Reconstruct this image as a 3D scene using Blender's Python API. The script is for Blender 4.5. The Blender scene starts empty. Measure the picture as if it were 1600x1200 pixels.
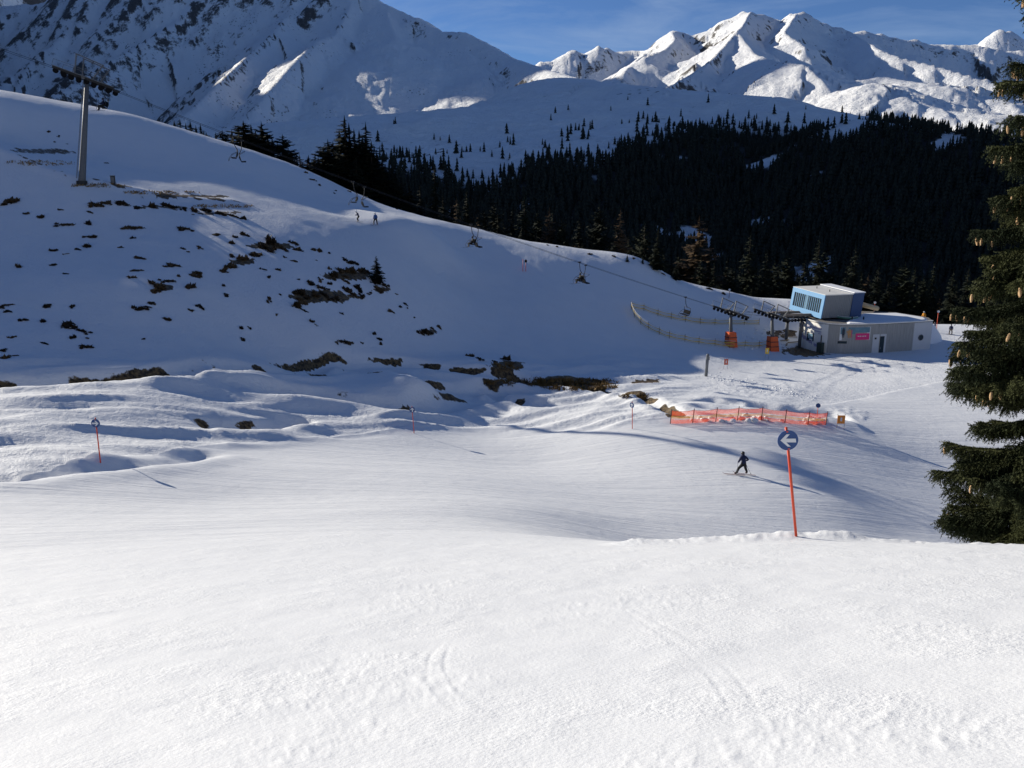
import bpy, bmesh, math, random
import numpy as np
from mathutils import Vector, Matrix, Euler

# ------------------------------------------------------------------ camera, world, sun, exposure
scene = bpy.context.scene
F = 1330.0                       # focal length in units of a 1600 px wide picture
PITCH = math.radians(13.0)
SUN_EL = math.radians(20.0)
SUN_AZ = math.atan2(-0.815, 0.58)  # where the sun stands, clockwise from +Y (so: left, a little ahead)

cam_data = bpy.data.cameras.new('camera')
cam = bpy.data.objects.new('camera', cam_data)
scene.collection.objects.link(cam)
cam.location = (0, 0, 0)
cam.rotation_euler = (math.pi / 2 - PITCH, 0, 0)
cam_data.sensor_width = 36.0
cam_data.lens = 36.0 * F / 1600.0
cam_data.clip_start = 0.1
cam_data.clip_end = 30000
scene.camera = cam

world = bpy.data.worlds.new('World')
scene.world = world
world.use_nodes = True
wn, wl = world.node_tree.nodes, world.node_tree.links
wn.clear()
w_out = wn.new('ShaderNodeOutputWorld')
w_bg = wn.new('ShaderNodeBackground')
sky = wn.new('ShaderNodeTexSky')
sky.sky_type = 'NISHITA'
sky.sun_disc = False
sky.sun_elevation = SUN_EL
sky.sun_rotation = SUN_AZ
sky.altitude = 2000
sky.air_density = 1.0
sky.dust_density = 0.0
sky.ozone_density = 3.0
# thin streaks of cirrus all over the sky
w_tc = wn.new('ShaderNodeTexCoord')
w_map = wn.new('ShaderNodeMapping'); w_map.inputs['Scale'].default_value = (2.2, 2.2, 11.0)
w_map.inputs['Rotation'].default_value = (0.10, 0.14, 0.4)
w_no = wn.new('ShaderNodeTexNoise'); w_no.inputs['Scale'].default_value = 2.1
w_no.inputs['Detail'].default_value = 7; w_no.inputs['Roughness'].default_value = 0.62; w_no.inputs['Distortion'].default_value = 0.5
w_rp = wn.new('ShaderNodeMapRange'); w_rp.inputs['From Min'].default_value = 0.47; w_rp.inputs['From Max'].default_value = 0.86
w_rp.inputs['To Max'].default_value = 0.62
w_mix = wn.new('ShaderNodeMix'); w_mix.data_type = 'RGBA'
w_mix.inputs['B'].default_value = (6.0, 6.6, 7.2, 1)
wl.new(w_tc.outputs['Generated'], w_map.inputs['Vector']); wl.new(w_map.outputs['Vector'], w_no.inputs['Vector'])
wl.new(w_no.outputs['Fac'], w_rp.inputs['Value']); wl.new(w_rp.outputs['Result'], w_mix.inputs['Factor'])
wl.new(sky.outputs['Color'], w_mix.inputs['A']); 
w_tint = wn.new('ShaderNodeMix'); w_tint.data_type = 'RGBA'; w_tint.blend_type = 'MULTIPLY'; w_tint.inputs['Factor'].default_value = 1.0
w_tint.inputs['B'].default_value = (0.80, 1.0, 1.37, 1)      # the picture is balanced for sunlight, so the clear sky reads bluer
wl.new(w_mix.outputs['Result'], w_tint.inputs['A']); wl.new(w_tint.outputs['Result'], w_bg.inputs['Color'])
w_bg.inputs['Strength'].default_value = 0.05
wl.new(w_bg.outputs['Background'], w_out.inputs['Surface'])

SUN_DIR = Vector((math.sin(SUN_AZ) * math.cos(SUN_EL), math.cos(SUN_AZ) * math.cos(SUN_EL), math.sin(SUN_EL)))
sun_data = bpy.data.lights.new('sun', 'SUN')
sun_data.energy = 5.0
sun_data.angle = math.radians(0.5)
sun_data.color = (1.0, 0.93, 0.80)
sun = bpy.data.objects.new('sun', sun_data)
scene.collection.objects.link(sun)
sun.rotation_euler = (-SUN_DIR).to_track_quat('-Z', 'Y').to_euler()

vs = scene.view_settings
vs.view_transform = 'Standard'; vs.look = 'None'; vs.gamma = 1.0; vs.use_curve_mapping = False
vs.exposure = 0.40
scene.cycles.use_denoising = True
scene.cycles.max_bounces = 6
scene.cycles.diffuse_bounces = 3
scene.cycles.transparent_max_bounces = 12
scene.cycles.caustics_reflective = False
scene.cycles.caustics_refractive = False

rng = np.random.default_rng(7)
random.seed(7)
COL = scene.collection

# ------------------------------------------------------------------ view geometry used for laying out the place
CP, SP = math.cos(PITCH), math.sin(PITCH)
def ray(px, py):
    u, v = (px - 800.0) / F, (600.0 - py) / F
    return np.array([u, CP + v * SP, v * CP - SP])
def P(px, py, Y):                    # the point at ground distance Y ahead that is seen at px, py
    r = ray(px, py); return r * (Y / r[1])
def project(x, y, z):
    d = y * CP - z * SP
    d = np.where(d < 0.05, 0.05, d)
    return 800 + F * x / d, 600 - F * (y * SP + z * CP) / d

# ------------------------------------------------------------------ noise
def _hash(ix, iy, seed):
    h = (ix.astype(np.int64) * 374761393 + iy.astype(np.int64) * 668265263 + seed * 974711) & 0x7fffffff
    h = ((h ^ (h >> 13)) * 1274126177) & 0x7fffffff
    h = h ^ (h >> 16)
    return h
def perlin(x, y, seed=0):
    x = np.asarray(x, float); y = np.asarray(y, float)
    ix, iy = np.floor(x), np.floor(y)
    fx, fy = x - ix, y - iy
    ix = ix.astype(np.int64); iy = iy.astype(np.int64)
    def g(a, b, dx, dy):
        ang = (_hash(a, b, seed) % 4096) * (2 * math.pi / 4096)
        return np.cos(ang) * dx + np.sin(ang) * dy
    u = fx * fx * fx * (fx * (fx * 6 - 15) + 10); v = fy * fy * fy * (fy * (fy * 6 - 15) + 10)
    a = g(ix, iy, fx, fy); b = g(ix + 1, iy, fx - 1, fy)
    c = g(ix, iy + 1, fx, fy - 1); d = g(ix + 1, iy + 1, fx - 1, fy - 1)
    return ((a * (1 - u) + b * u) * (1 - v) + (c * (1 - u) + d * u) * v) * 1.5
def fbm(x, y, octaves=5, seed=0, gain=0.5, ridged=False):
    s = 0; a = 1.0; t = 0
    for o in range(octaves):
        n = perlin(x, y, seed + o * 17)
        if ridged: n = 1 - 2 * np.abs(n)
        s = s + a * n; t += a; a *= gain
        x, y = x * 1.93 + 11.7, y * 1.93 - 5.3
    return s / t
def smooth(a, b, x):
    t = np.clip((x - a) / (b - a), 0, 1); return t * t * (3 - 2 * t)

# ------------------------------------------------------------------ near terrain: a smooth surface through surveyed points
ctrl = []
def YR(Y): return Y if Y < 70 else 70 + (Y - 70) * 1.45
def C(px, py, Y): ctrl.append(tuple(P(px, py, YR(Y))))
def CN(px, py, Y): ctrl.append(tuple(P(px, py, Y)))
def CZ(px, Y, z): Y = YR(Y); r = ray(px, 600); ctrl.append((r[0] * Y / r[1], Y, z))
def CX(x, y, z): ctrl.append((x, y, z))
# foreground slope, down to the brow
CX(0, 0, -1.65); CX(-4, 0, -2.1); CX(4, 0, -1.2); CX(0, -15, 3.2); CX(-30, -15, .5); CX(30, -15, 5.5); CX(0, -60, 16); CX(-60, -50, 11); CX(60, -50, 20)
for px, y1 in ((-150, 1024), (300, 996), (800, 970), (1300, 944), (1700, 926)): C(px, y1, 8.6)
for px, py, Y in ((-200, 900, 16.8), (100, 888, 17.0), (400, 874, 17.2), (700, 862, 17.6), (950, 852, 18.0), (1244, 846, 18.0), (1450, 854, 17.8), (1700, 862, 17.5)): C(px, py, Y)
# below the brow, the lower piste
for px, py, Y in ((-150, 780, 30.5), (0, 780, 31), (350, 780, 35), (600, 790, 34), (700, 800, 32.5), (850, 800, 37),
                  (-100, 735, 36), (157, 723, 39), (350, 720, 45.5), (600, 725, 51.5), (700, 740, 49), (850, 780, 43), (850, 720, 60.5),
                  (647, 677, 66), (988, 671, 67), (1000, 845, 35.5), (1100, 838, 39), (1400, 838, 48), (1000, 780, 48), (1165, 743, 55.5), (1300, 780, 52), (1450, 750, 65)): C(px, py, Y)
CZ(1100, 27, -12.7); CZ(1400, 28, -13.8); CZ(1700, 28, -14.6); CZ(950, 25, -10.9); CZ(1700, 42, -20.6); CZ(2000, 60, -24)
for px, py, Y in ((1165, 661, 71), (1290, 665, 73), (1450, 655, 80), (1300, 600, 94), (1104, 588, 94), (1450, 600, 95), (1700, 600, 98), (1700, 700, 74)): C(px, py, Y)
# rough ground left of the piste and the stream
for px, py, Y in ((0, 700, 43), (-200, 700, 42), (300, 690, 52), (200, 640, 55), (450, 640, 66), (0, 640, 52), (700, 640, 75), (850, 640, 76),
                  (-150, 605, 57), (0, 598, 60), (200, 590, 64), (400, 574, 73), (650, 600, 76), (900, 600, 85), (1000, 625, 79), (1060, 650, 72), (780, 600, 83)): C(px, py, Y)
# hillside
for px, py, Y in ((-100, 520, 66), (0, 500, 72), (0, 400, 88), (0, 300, 105), (0, 236, 115), (128, 286, 110), (200, 296, 113), (300, 312, 117), (400, 334, 117),
                  (200, 450, 82), (200, 360, 100), (400, 450, 92), (400, 385, 104), (600, 450, 106.5), (600, 400, 118), (600, 346, 132), (500, 335, 126), (600, 332, 150), (540, 338, 133), (555, 322, 150), (500, 308, 146), (660, 352, 139), (690, 349, 152), (700, 500, 109), (500, 520, 88), (300, 520, 78), (650, 575, 88.5), (760, 575, 91), (550, 572, 85.5), (450, 569, 81),
                  (700, 555, 96.5), (870, 558, 106), (1000, 530, 125), (850, 480, 126), (850, 430, 140), (1000, 470, 140), (700, 380, 141), (700, 430, 127),
                  (200, 262, 128), (400, 290, 134), (0, 205, 129), (950, 420, 149), (1080, 470, 147)): CN(px, py, Y)
# station flat
for px, py, Y in ((1140, 540, 114), (1250, 541, 120), (1300, 553, 115), (1372, 552, 115.5), (1455, 548, 117), (1200, 500, 128), (1485, 521, 126), (1520, 509, 130), (1560, 560, 112), (1700, 560, 112), (1700, 520, 128)): C(px, py, Y)
# crest of the hill and its far side
crest_px = [(0, 140, 150), (100, 160, 150), (180, 176, 150), (300, 206, 158), (400, 238, 167), (480, 266, 168), (600, 320, 165), (740, 356, 161), (870, 384, 157), (1000, 404, 156), (1060, 440, 156), (1150, 463, 157), (1240, 471, 160)]
for px, py, Y in crest_px: CN(px, py, Y)
for px, Y, z in ((0, 174, 11), (300, 183, 4), (600, 190, -10), (870, 175, -16), (1100, 178, -27), (1240, 182, -28), (1400, 178, -30), (1600, 178, -30),
                 (0, 218, -12), (300, 216, -18), (600, 214, -27), (870, 214, -36), (1240, 218, -46), (1600, 218, -48), (0, 270, -34), (600, 270, -52), (1200, 270, -64), (1700, 270, -66)):
    r = ray(px, 600); ctrl.append((r[0] * Y / r[1], Y, z))
# left of the picture the hill climbs on, then falls off; unseen heights shaped to shade the hillside
CX(-92, 120, 15); CX(-100, 125, 18.6); CX(-84, 130, 15.4); CX(-96, 131, 15.4); CX(-88, 142, 15.5); CX(-109, 130, 19); CX(-117, 117, 22); CX(-112, 96, 10); CX(-103, 80, -1); CX(-100, 60, -10); CX(-140, 150, 26); CX(-150, 110, 20); CX(-80, 45, -11); CX(-60, 40, -12); CX(-150, 30, -14); CX(-60, 0, -8); CX(-160, 190, 12); CX(-190, 70, -8); CX(-200, 250, -20)
CX(100, 40, -19); CX(120, 90, -27); CX(120, 0, -6); CX(170, 190, -46)
ctrl = np.array(ctrl)
S0 = 50.0
def _tps(r2):
    return np.where(r2 > 1e-12, 0.5 * r2 * np.log(np.maximum(r2, 1e-12)), 0.0)
def _fit():
    q = ctrl[:, :2] / S0; n = len(q)
    K = _tps(((q[:, None] - q[None]) ** 2).sum(-1)) + np.eye(n) * 4e-5
    A = np.zeros((n + 3, n + 3)); A[:n, :n] = K; A[:n, n] = 1; A[:n, n + 1:] = q; A[n, :n] = 1; A[n + 1:, :n] = q.T
    b = np.zeros(n + 3); b[:n] = ctrl[:, 2]
    return np.linalg.solve(A, b), q
_W, _Q = _fit()
def base_h(x, y):
    x = np.asarray(x, float).ravel() / S0; y = np.asarray(y, float).ravel() / S0
    out = np.empty(len(x)); n = len(_Q)
    for s in range(0, len(x), 20000):
        xs, ys = x[s:s + 20000], y[s:s + 20000]
        r2 = (xs[:, None] - _Q[:, 0]) ** 2 + (ys[:, None] - _Q[:, 1]) ** 2
        np.maximum(r2, 1e-12, out=r2)
        out[s:s + 20000] = (r2 * np.log(r2)) @ (.5 * _W[:n]) + _W[n] + _W[n + 1] * xs + _W[n + 2] * ys
    return out
def hit_fn(fn, px, py, lo=3.0, hi=300.0, n=900):
    r = ray(px, py); t = np.geomspace(lo, hi, n) / math.hypot(r[0], r[1])
    pts = r[None] * t[:, None]
    z = fn(pts[:, 0], pts[:, 1]); below = pts[:, 2] < z
    i = int(np.argmax(below)) if below.any() else n - 1
    if i == 0: return pts[0]
    a, b = pts[i - 1], pts[i]; da = a[2] - z[i - 1]; db = z[i] - b[2]
    k = da / (da + db + 1e-9)
    p = a + (b - a) * k
    return p
def base_hit(px, py): return hit_fn(base_h, px, py)

def poly_dist(x, y, pts):
    """distance to a polyline, signed side (+ left of travel), parameter 0..1 along it"""
    best = np.full(x.shape, 1e9); side = np.zeros(x.shape); par = np.zeros(x.shape)
    pts = np.asarray(pts)[:, :2]; L = np.r_[0, np.cumsum(np.hypot(*np.diff(pts, axis=0).T))]
    for i in range(len(pts) - 1):
        a, b = pts[i], pts[i + 1]; d = b - a; l2 = (d * d).sum()
        t = np.clip(((x - a[0]) * d[0] + (y - a[1]) * d[1]) / l2, 0, 1)
        dx, dy = x - a[0] - t * d[0], y - a[1] - t * d[1]
        dd = np.hypot(dx, dy); m = dd < best
        best = np.where(m, dd, best)
        side = np.where(m, np.sign(d[0] * dy - d[1] * dx), side)
        par = np.where(m, (L[i] + t * math.sqrt(l2)) / L[-1], par)
    return best, side, par

# gullies of the stream and other banks: (picture polyline, half width, depth, how bare the far bank is)
GULLY_PX = [
    ([(-120, 608), (0, 600), (60, 597), (120, 591), (200, 589), (270, 580), (330, 572)], 1.2, 1.15, 1.0),
    ([(300, 572), (400, 574), (470, 586), (540, 582), (610, 585), (660, 597), (760, 606), (870, 612)], 1.2, 1.1, .5),
    ([(380, 602), (470, 609), (560, 622), (640, 634), (700, 624), (780, 620), (880, 632)], 1.5, 1.15, 0.3),
    ([(300, 657), (345, 660), (385, 664), (430, 661), (490, 656)], 1.0, 0.8, .3),
    ([(400, 566), (520, 562), (640, 568), (740, 577), (800, 587), (880, 602), (950, 612), (1010, 622), (1060, 648), (1110, 652)], 1.1, .9, 1.0),
    ([(-60, 742), (30, 744), (90, 734), (150, 727), (240, 720), (330, 706)], 1.0, .45, 0),
    ([(1090, 622), (1160, 632), (1240, 640), (1330, 652)], 2.2, .9, 0),
]
GULLIES = []
for pl, w, dep, bare in GULLY_PX:
    GULLIES.append(([base_hit(a, b) for a, b in pl], w, dep, bare))
# ploughed snow along the brow
BERM = np.array([P(px, py, Y) for px, py, Y in ((930, 852, 18.2), (1050, 846, 18.3), (1150, 842, 18.3), (1250, 838, 18.4), (1320, 842, 18.3), (1420, 848, 18.2), (1520, 852, 18.0), (1650, 855, 18.0), (1800, 858, 18.0))])
# edge of the dry bank by the pylon
BANK = np.array([P(px, py, Y) for px, py, Y in ((-120, 208, 118), (0, 236, 115), (60, 254, 113), (115, 276, 111), (180, 290, 112), (250, 300, 115), (300, 309, 117), (350, 320, 119.5), (400, 333, 122))])

def near_detail(x, y, z0):
    """relief on top of the smooth surface, and how bare / groomed the ground is"""
    px, py = project(x, y, z0)
    r = np.hypot(x, y)
    front = (y > 2)
    z = np.zeros_like(x); bare = np.zeros_like(x)
    # rough, ungroomed ground in the hollow
    edge = np.interp(px, [-400, 0, 157, 350, 500, 647, 800, 988, 1060, 1300, 1500, 2200], [760, 752, 722, 705, 692, 676, 680, 670, 662, 640, 600, 600])
    rough = smooth(4, -10, py - edge) * front
    hollow = rough * smooth(545, 575, py) * smooth(1120, 1000, px)
    u = x * .84 + y * .54; v = -x * .54 + y * .84
    z += hollow * (.45 * fbm(u / 11, v / 5, 2, 3) + (.34 * fbm(u / 17, v / 3.4 + .25 * fbm(u / 9, v / 9, 2, 15), 2, 13, .4, True) + .08 * fbm(u / 2.8, v / 1.3, 3, 9)) + .025 * fbm(x / .6, y / .6, 2, 19, .5, True) - .12)
    z += rough * (1 - hollow) * smooth(300, 200, r) * (.22 * fbm(x / 11, y / 11, 3, 31) + .05 * fbm(x / 2.2, y / 2.2, 3, 33))
    # groomed piste: long low rolls
    z += (1 - rough) * smooth(14, 24, r) * .05 * fbm((x * .93 + y * .36) / 16, (-x * .36 + y * .93) / 3.2, 3, 41)
    # foreground: scraped and lumpy crust
    near = smooth(26, 12, r)
    patch = smooth(.0, .45, fbm(x / 2.7 + 3, y / 1.7, 3, 52)) ** 1.5
    n1 = fbm(x / .10, y / .10, 3, 61)
    z += near * (.022 * fbm(x / 1.8, y / 1.4, 3, 51) + patch * (.017 * np.maximum(n1, 0) + .002 * n1 + .005 * np.maximum(fbm(x / .26, y / .22, 2, 66), 0)))
    # ski tracks across the foreground
    for k, (ax, ay, bx, by, cx, cy, w) in enumerate(TRACKS):
        t = np.linspace(0, 1, 14)[:, None]
        q = (1 - t) ** 2 * np.array([[ax, ay]]) + 2 * t * (1 - t) * np.array([[bx, by]]) + t ** 2 * np.array([[cx, cy]])
        m = (r < 24) & front
        d, s, pr = poly_dist(x[m], y[m], q)
        zz = np.zeros_like(x)
        fade = np.sin(np.clip(pr, 0, 1) * math.pi) ** .5
        zz[m] = fade * (.25 + .75 * smooth(-.3, .3, fbm(x[m] / 1.1, y[m] / 1.1, 2, 58 + k // 2) - .1)) * (-.0045 * np.exp(-(d / w) ** 2) + .002 * np.exp(-((d - 2.0 * w) / w) ** 2) * (s > 0))
        z += zz
    for g, w, dep, b in GULLIES:
        m = (r > 30) & (r < 130)
        d, s, pr = poly_dist(x[m], y[m], g)
        wob = 1 + .35 * fbm(x[m] / 3.1, y[m] / 3.1, 2, 77)
        end = smooth(0, .10, pr) * smooth(1, .90, pr)
        prof = np.exp(-(d / (w * wob)) ** (3.2 if dep > .85 else 2))
        lip = .32 * np.exp(-((d - 2.0 * w) / (1.0 * w)) ** 2)
        zz = np.zeros_like(x); zz[m] = end * dep * wob * (-prof + lip * (s < 0)); z += zz
        if b > 0:
            bb = np.zeros_like(x)
            nn = fbm((x[m] * .84 + y[m] * .54) / 4.5, (-x[m] * .54 + y[m] * .84) / 2.5, 2, 81)
            bb[m] = end * smooth(.35 * w, .6 * w, d) * smooth(1.3 * w, .9 * w, d) * (s > 0) * smooth(-.10, .10, nn - .30 + .42 * b)
            bare = np.maximum(bare, bb)
    # ploughed berm
    m = (r > 12) & (r < 40)
    d, s, pr = poly_dist(x[m], y[m], BERM)
    hgt = (.10 + .20 * np.exp(-((pr - .40) / .13) ** 2) + .05 * np.exp(-((pr - .8) / .2) ** 2)) * (1 + .55 * fbm(x[m] / .8, y[m] / .8, 3, 91)) * smooth(0, .08, pr)
    zz = np.zeros_like(x); zz[m] = hgt * np.exp(-(d / .62) ** 2) + .05 * np.exp(-(d / .8) ** 2) * fbm(x[m] / .22, y[m] / .22, 3, 93) * smooth(0, .08, pr); z += zz
    # dry bank by the pylon, with a small step
    m = (r > 60) & (r < 160)
    d, s, pr = poly_dist(x[m], y[m], BANK)
    zz = np.zeros_like(x); zz[m] = .35 * np.exp(-(d / 1.3) ** 2) * smooth(1, .9, pr); z += zz
    bb = np.zeros_like(x); nn = fbm(x[m] / 2.6, y[m] / 1.6, 3, 95)
    bb[m] = smooth(.9, .3, d) * smooth(-.15, .25, nn) * smooth(1.0, .9, pr); bare = np.maximum(bare, bb)
    # brown grass of the stream bed, earth by the station
    def blob(cx, cy, rx, ry, k, seed, f=1.0):
        e = ((px - cx) / rx) ** 2 + ((py - cy) / ry) ** 2
        return k * smooth(1.1, .5, e + .9 * fbm(x / f, y / f, 3, seed)) * (r > 30) * front
    for a in ((860, 597, 105, 8, 1, 101), (790, 573, 30, 8, 1, 102), (905, 604, 60, 7, 1, 103), (990, 618, 22, 6, .9, 104), (1010, 596, 30, 4, .8, 108),
              (1262, 549, 42, 9, 1, 105), (1222, 521, 28, 7, 1, 106), (1060, 652, 24, 5, .9, 107), (70, 236, 60, 5, .6, 109), (300, 308, 70, 3.5, .9, 110),
              (500, 463, 55, 11, .9, 111, .8), (545, 430, 45, 8, .9, 112, .8), (425, 384, 40, 6, .9, 113, .8), (250, 324, 60, 3, .7, 114, .8), (335, 333, 45, 3, .7, 115, .8), (255, 450, 18, 7, .8, 116, .8), (380, 408, 22, 6, .7, 117, .8), (670, 518, 16, 4, .8, 118, .8), (595, 452, 16, 5, .8, 119, .8)):
        bare = np.maximum(bare, blob(*a))
    # churned, shovelled snow round the loading area and below the stream
    ch = np.maximum.reduce([blob(1175, 520, 80, 22, 1, 121), blob(1190, 606, 90, 13, 1, 122), blob(920, 580, 150, 14, .8, 123), blob(1320, 648, 40, 12, 1, 124), blob(1180, 656, 120, 7, .8, 125)])
    z += ch * (.16 * np.maximum(fbm(x / .75, y / .75, 3, 126), -.1) + .05)
    groom = (1 - rough) * (.06 + .94 * smooth(17, 27, r))
    return z, np.clip(bare, 0, 1), groom
TRACKS = []
for ax, ay, bx, by, cx, cy in ((-.4, 3.4, -1.6, 4.9, -3.9, 6.6), (.9, 4.0, -.9, 5.2, -.55, 8.0), (-6.0, 5.2, -3.0, 8.0, 1.5, 9.5), (1.4, 4.2, 2.0, 6.0, 1.2, 10.0), (7.0, 5.2, 4.0, 7.6, -1.5, 9.0), (8.5, 8.0, 4.0, 9.6, -2.0, 10.2), (-7.0, 9.5, -3.0, 11.8, 2.5, 15.5), (-3.5, 4.4, -4.4, 7.0, -7.5, 10.0), (4.2, 3.8, 4.6, 6.0, 3.0, 11.0), (-9, 13, -4, 14, 2, 16.6), (9, 12, 5, 12.6, 0, 12.2)):
    d = math.hypot(cx - ax, cy - ay); ox, oy = -(cy - ay) / d * .16, (cx - ax) / d * .16
    TRACKS += [(ax, ay, bx, by, cx, cy, .022), (ax + ox, ay + oy, bx + ox * 1.3, by + oy * 1.3, cx + ox * .7, cy + oy * .7, .022)]

# ------------------------------------------------------------------ far terrain: crests with flanks
FAR = []   # (points, slope, smooth rib strength)
def crest(pts, slope, rib=.3, flat=0.0): FAR.append((np.array([P(a, b, c) for a, b, c in pts]), slope, rib, flat))
# massif on the left
crest([(-900, 60, 4700), (-500, 30, 5000), (-200, 30, 5200), (0, 10, 5200), (70, 6, 5100), (130, -35, 5000), (300, -100, 4960), (460, -60, 4720), (560, -20, 4400), (600, 6, 4260), (650, 28, 4100), (690, 49, 3960), (725, 50, 3860), (765, 70, 3700), (800, 91, 3500), (850, 108, 3100), (900, 122, 2700)], .95, .3, 40)
crest([(470, -60, 4600), (455, 15, 4300), (430, 48, 4000), (385, 88, 3660), (330, 140, 3240), (290, 178, 2960), (255, 218, 2760)], .80, .35)
crest([(330, -70, 4800), (318, 5, 4500), (225, 62, 4160), (170, 95, 3920), (120, 125, 3700), (60, 160, 3500), (0, 190, 3360)], .85, .4)
crest([(140, -15, 4960), (128, 22, 4660), (80, 70, 4360), (40, 105, 4200), (0, 132, 4040), (-60, 165, 3900)], .85, .4)
crest([(560, -15, 4380), (525, 52, 3900), (500, 60, 3700), (470, 85, 3480), (430, 130, 3200), (395, 170, 3000), (370, 205, 2850)], .70, .3)
crest([(600, 8, 4240), (620, 60, 3800), (640, 120, 3440), (660, 170, 3160), (670, 200, 2900)], .5, .3)
crest([(700, 52, 3920), (760, 110, 3400), (800, 150, 3100), (830, 190, 2700)], .45, .25)
# smooth shoulder running out to the right in front of the far range
crest([(885, 121, 1850), (930, 128, 1660), (1050, 139, 1440), (1200, 152, 1290), (1330, 179, 1170), (1390, 207, 1100), (1450, 250, 1020)], .42, .2, 60)
# gentle snowfields under it
crest([(-300, 230, 1500), (200, 215, 1450), (450, 190, 1450), (650, 175, 1450), (850, 160, 1380), (1000, 155, 1330)], .34, .1, 40)
crest([(600, 250, 900), (760, 235, 950), (900, 205, 1000), (1000, 190, 1050)], .34, .12, 30)
# far range
crest([(760, 110, 4300), (830, 100, 4400), (868, 90, 4450), (893, 77, 4450), (912, 84, 4450), (935, 70, 4450), (960, 78, 4500), (1000, 79, 4500), (1022, 72, 4500), (1036, 57, 4500), (1052, 44, 4500), (1072, 52, 4500), (1090, 52, 4450), (1120, 36, 4400), (1150, 21, 4350), (1172, 14, 4300), (1200, 25, 4300), (1222, 28, 4300), (1242, 17, 4250), (1262, 20, 4250), (1290, 34, 4250), (1310, 42, 4200), (1335, 47, 4200), (1375, 49, 4200), (1410, 58, 4150), (1450, 64, 4150), (1500, 68, 4100), (1560, 74, 4050), (1640, 85, 4000), (1800, 120, 3900)], .8, .35)
crest([(1500, 80, 5600), (1535, 62, 5600), (1562, 43, 5600), (1580, 47, 5600), (1610, 66, 5600), (1700, 60, 5600), (1800, 90, 5600)], .75, .4)
crest([(1172, 18, 4250), (1160, 40, 3900), (1152, 47, 3750), (1135, 68, 3500), (1112, 92, 3300), (1080, 116, 3050), (1040, 136, 2850)], .85, .45)
crest([(1050, 48, 4450), (1055, 62, 4150), (1040, 75, 3950), (1005, 88, 3800)], .75, .45)
crest([(1010, 82, 4450), (995, 94, 3900), (975, 112, 3600)], .75, .5)
crest([(1245, 20, 4200), (1225, 50, 3700), (1260, 74, 3400)], .65, .5)
crest([(1152, 50, 3740), (1180, 85, 3250), (1215, 96, 3000), (1255, 100, 2850), (1290, 130, 2650)], .55, .4)
crest([(1330, 50, 4150), (1375, 78, 3600), (1410, 90, 3450), (1460, 102, 3300), (1510, 116, 3150), (1560, 128, 3050), (1640, 140, 3000)], .60, .3)
crest([(1380, 120, 2800), (1450, 132, 2650), (1520, 152, 2500), (1600, 165, 2450)], .35, .3, 40)
crest([(1330, 140, 2500), (1370, 130, 2400), (1410, 150, 2250), (1470, 172, 2100), (1560, 180, 2000), (1700, 170, 2000)], .38, .35, 30)
# wooded spur on the right
crest([(1300, 205, 930), (1345, 186, 900), (1400, 193, 850), (1480, 207, 790), (1560, 222, 740), (1680, 245, 690), (1900, 280, 640)], .46, .1, 20)
# unseen massif left of the picture, added and shaped to shade forest and mountains
FAR.append((np.array([(-1570, 1290, 400), (-1650, 1420, 740), (-1790, 1750, 950), (-1980, 2380, 1220), (-2300, 3000, 1420), (-2650, 3450, 1600), (-3000, 3900, 1750), (-3500, 4600, 1950), (-3900, 5100, 1980), (-3990, 5330, 1610), (-3995, 5690, 1768), (-3992, 5780, 1815), (-3985, 5850, 2060), (-3975, 5990, 2300), (-3960, 6190, 2450), (-3950, 6500, 2700)], float), 2.2, .1, 0))
def far_h(x, y, detail=True):
    x = np.asarray(x, float); y = np.asarray(y, float)
    r = np.hypot(x, y)
    h = np.full(x.shape, -95.0) + .02 * np.maximum(r - 300, 0)
    dmin = np.full(x.shape, 1e9)
    for k, (pts, slope, rib, flat) in enumerate(FAR):
        L = 0.0
        best = np.full(x.shape, -1e9); bz = np.zeros(x.shape); bd = np.zeros(x.shape); bq = np.zeros(x.shape)
        for i in range(len(pts) - 1):
            a, b = pts[i], pts[i + 1]; d = b[:2] - a[:2]; l2 = (d * d).sum(); l = math.sqrt(l2)
            t = np.clip(((x - a[0]) * d[0] + (y - a[1]) * d[1]) / l2, 0, 1)
            dd = np.hypot(x - a[0] - t * d[0], y - a[1] - t * d[1])
            zc = a[2] + (b[2] - a[2]) * t
            c = zc - slope * dd; m = c > best
            best[m] = c[m]; bz[m] = zc[m]; bd[m] = dd[m]; bq[m] = L + t[m] * l
            L += l
        s = slope
        if detail and rib:
            s = slope * (rib * perlin(bq / 105.0, bd / 500.0 + k * 3.7, 200 + k) * np.minimum(bd, 170) + .6 * rib * perlin(bq / 38.0 + bd / 140.0, bd / 200.0, 230 + k) * np.minimum(bd, 45))
        else: s = 0
        e = np.sqrt(bd * bd + flat * flat) - flat if flat else bd
        h = np.maximum(h, bz - slope * e - s)
        dmin = np.minimum(dmin, bd)
    if detail:
        big = smooth(400, 1600, r)
        k = smooth(0, 120, dmin)
        h = h + big * (k * (22 * fbm(x / 170, y / 170, 5, 300) + 7 * fbm(x / 75, y / 75, 4, 310, .5, True) * smooth(900, 1800, r)) + (1.2 + .0010 * r) * fbm(x / 24, y / 24, 3, 320))
        h = h + (1 - big) * 2.5 * fbm(x / 60, y / 60, 3, 330)
    return h
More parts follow.
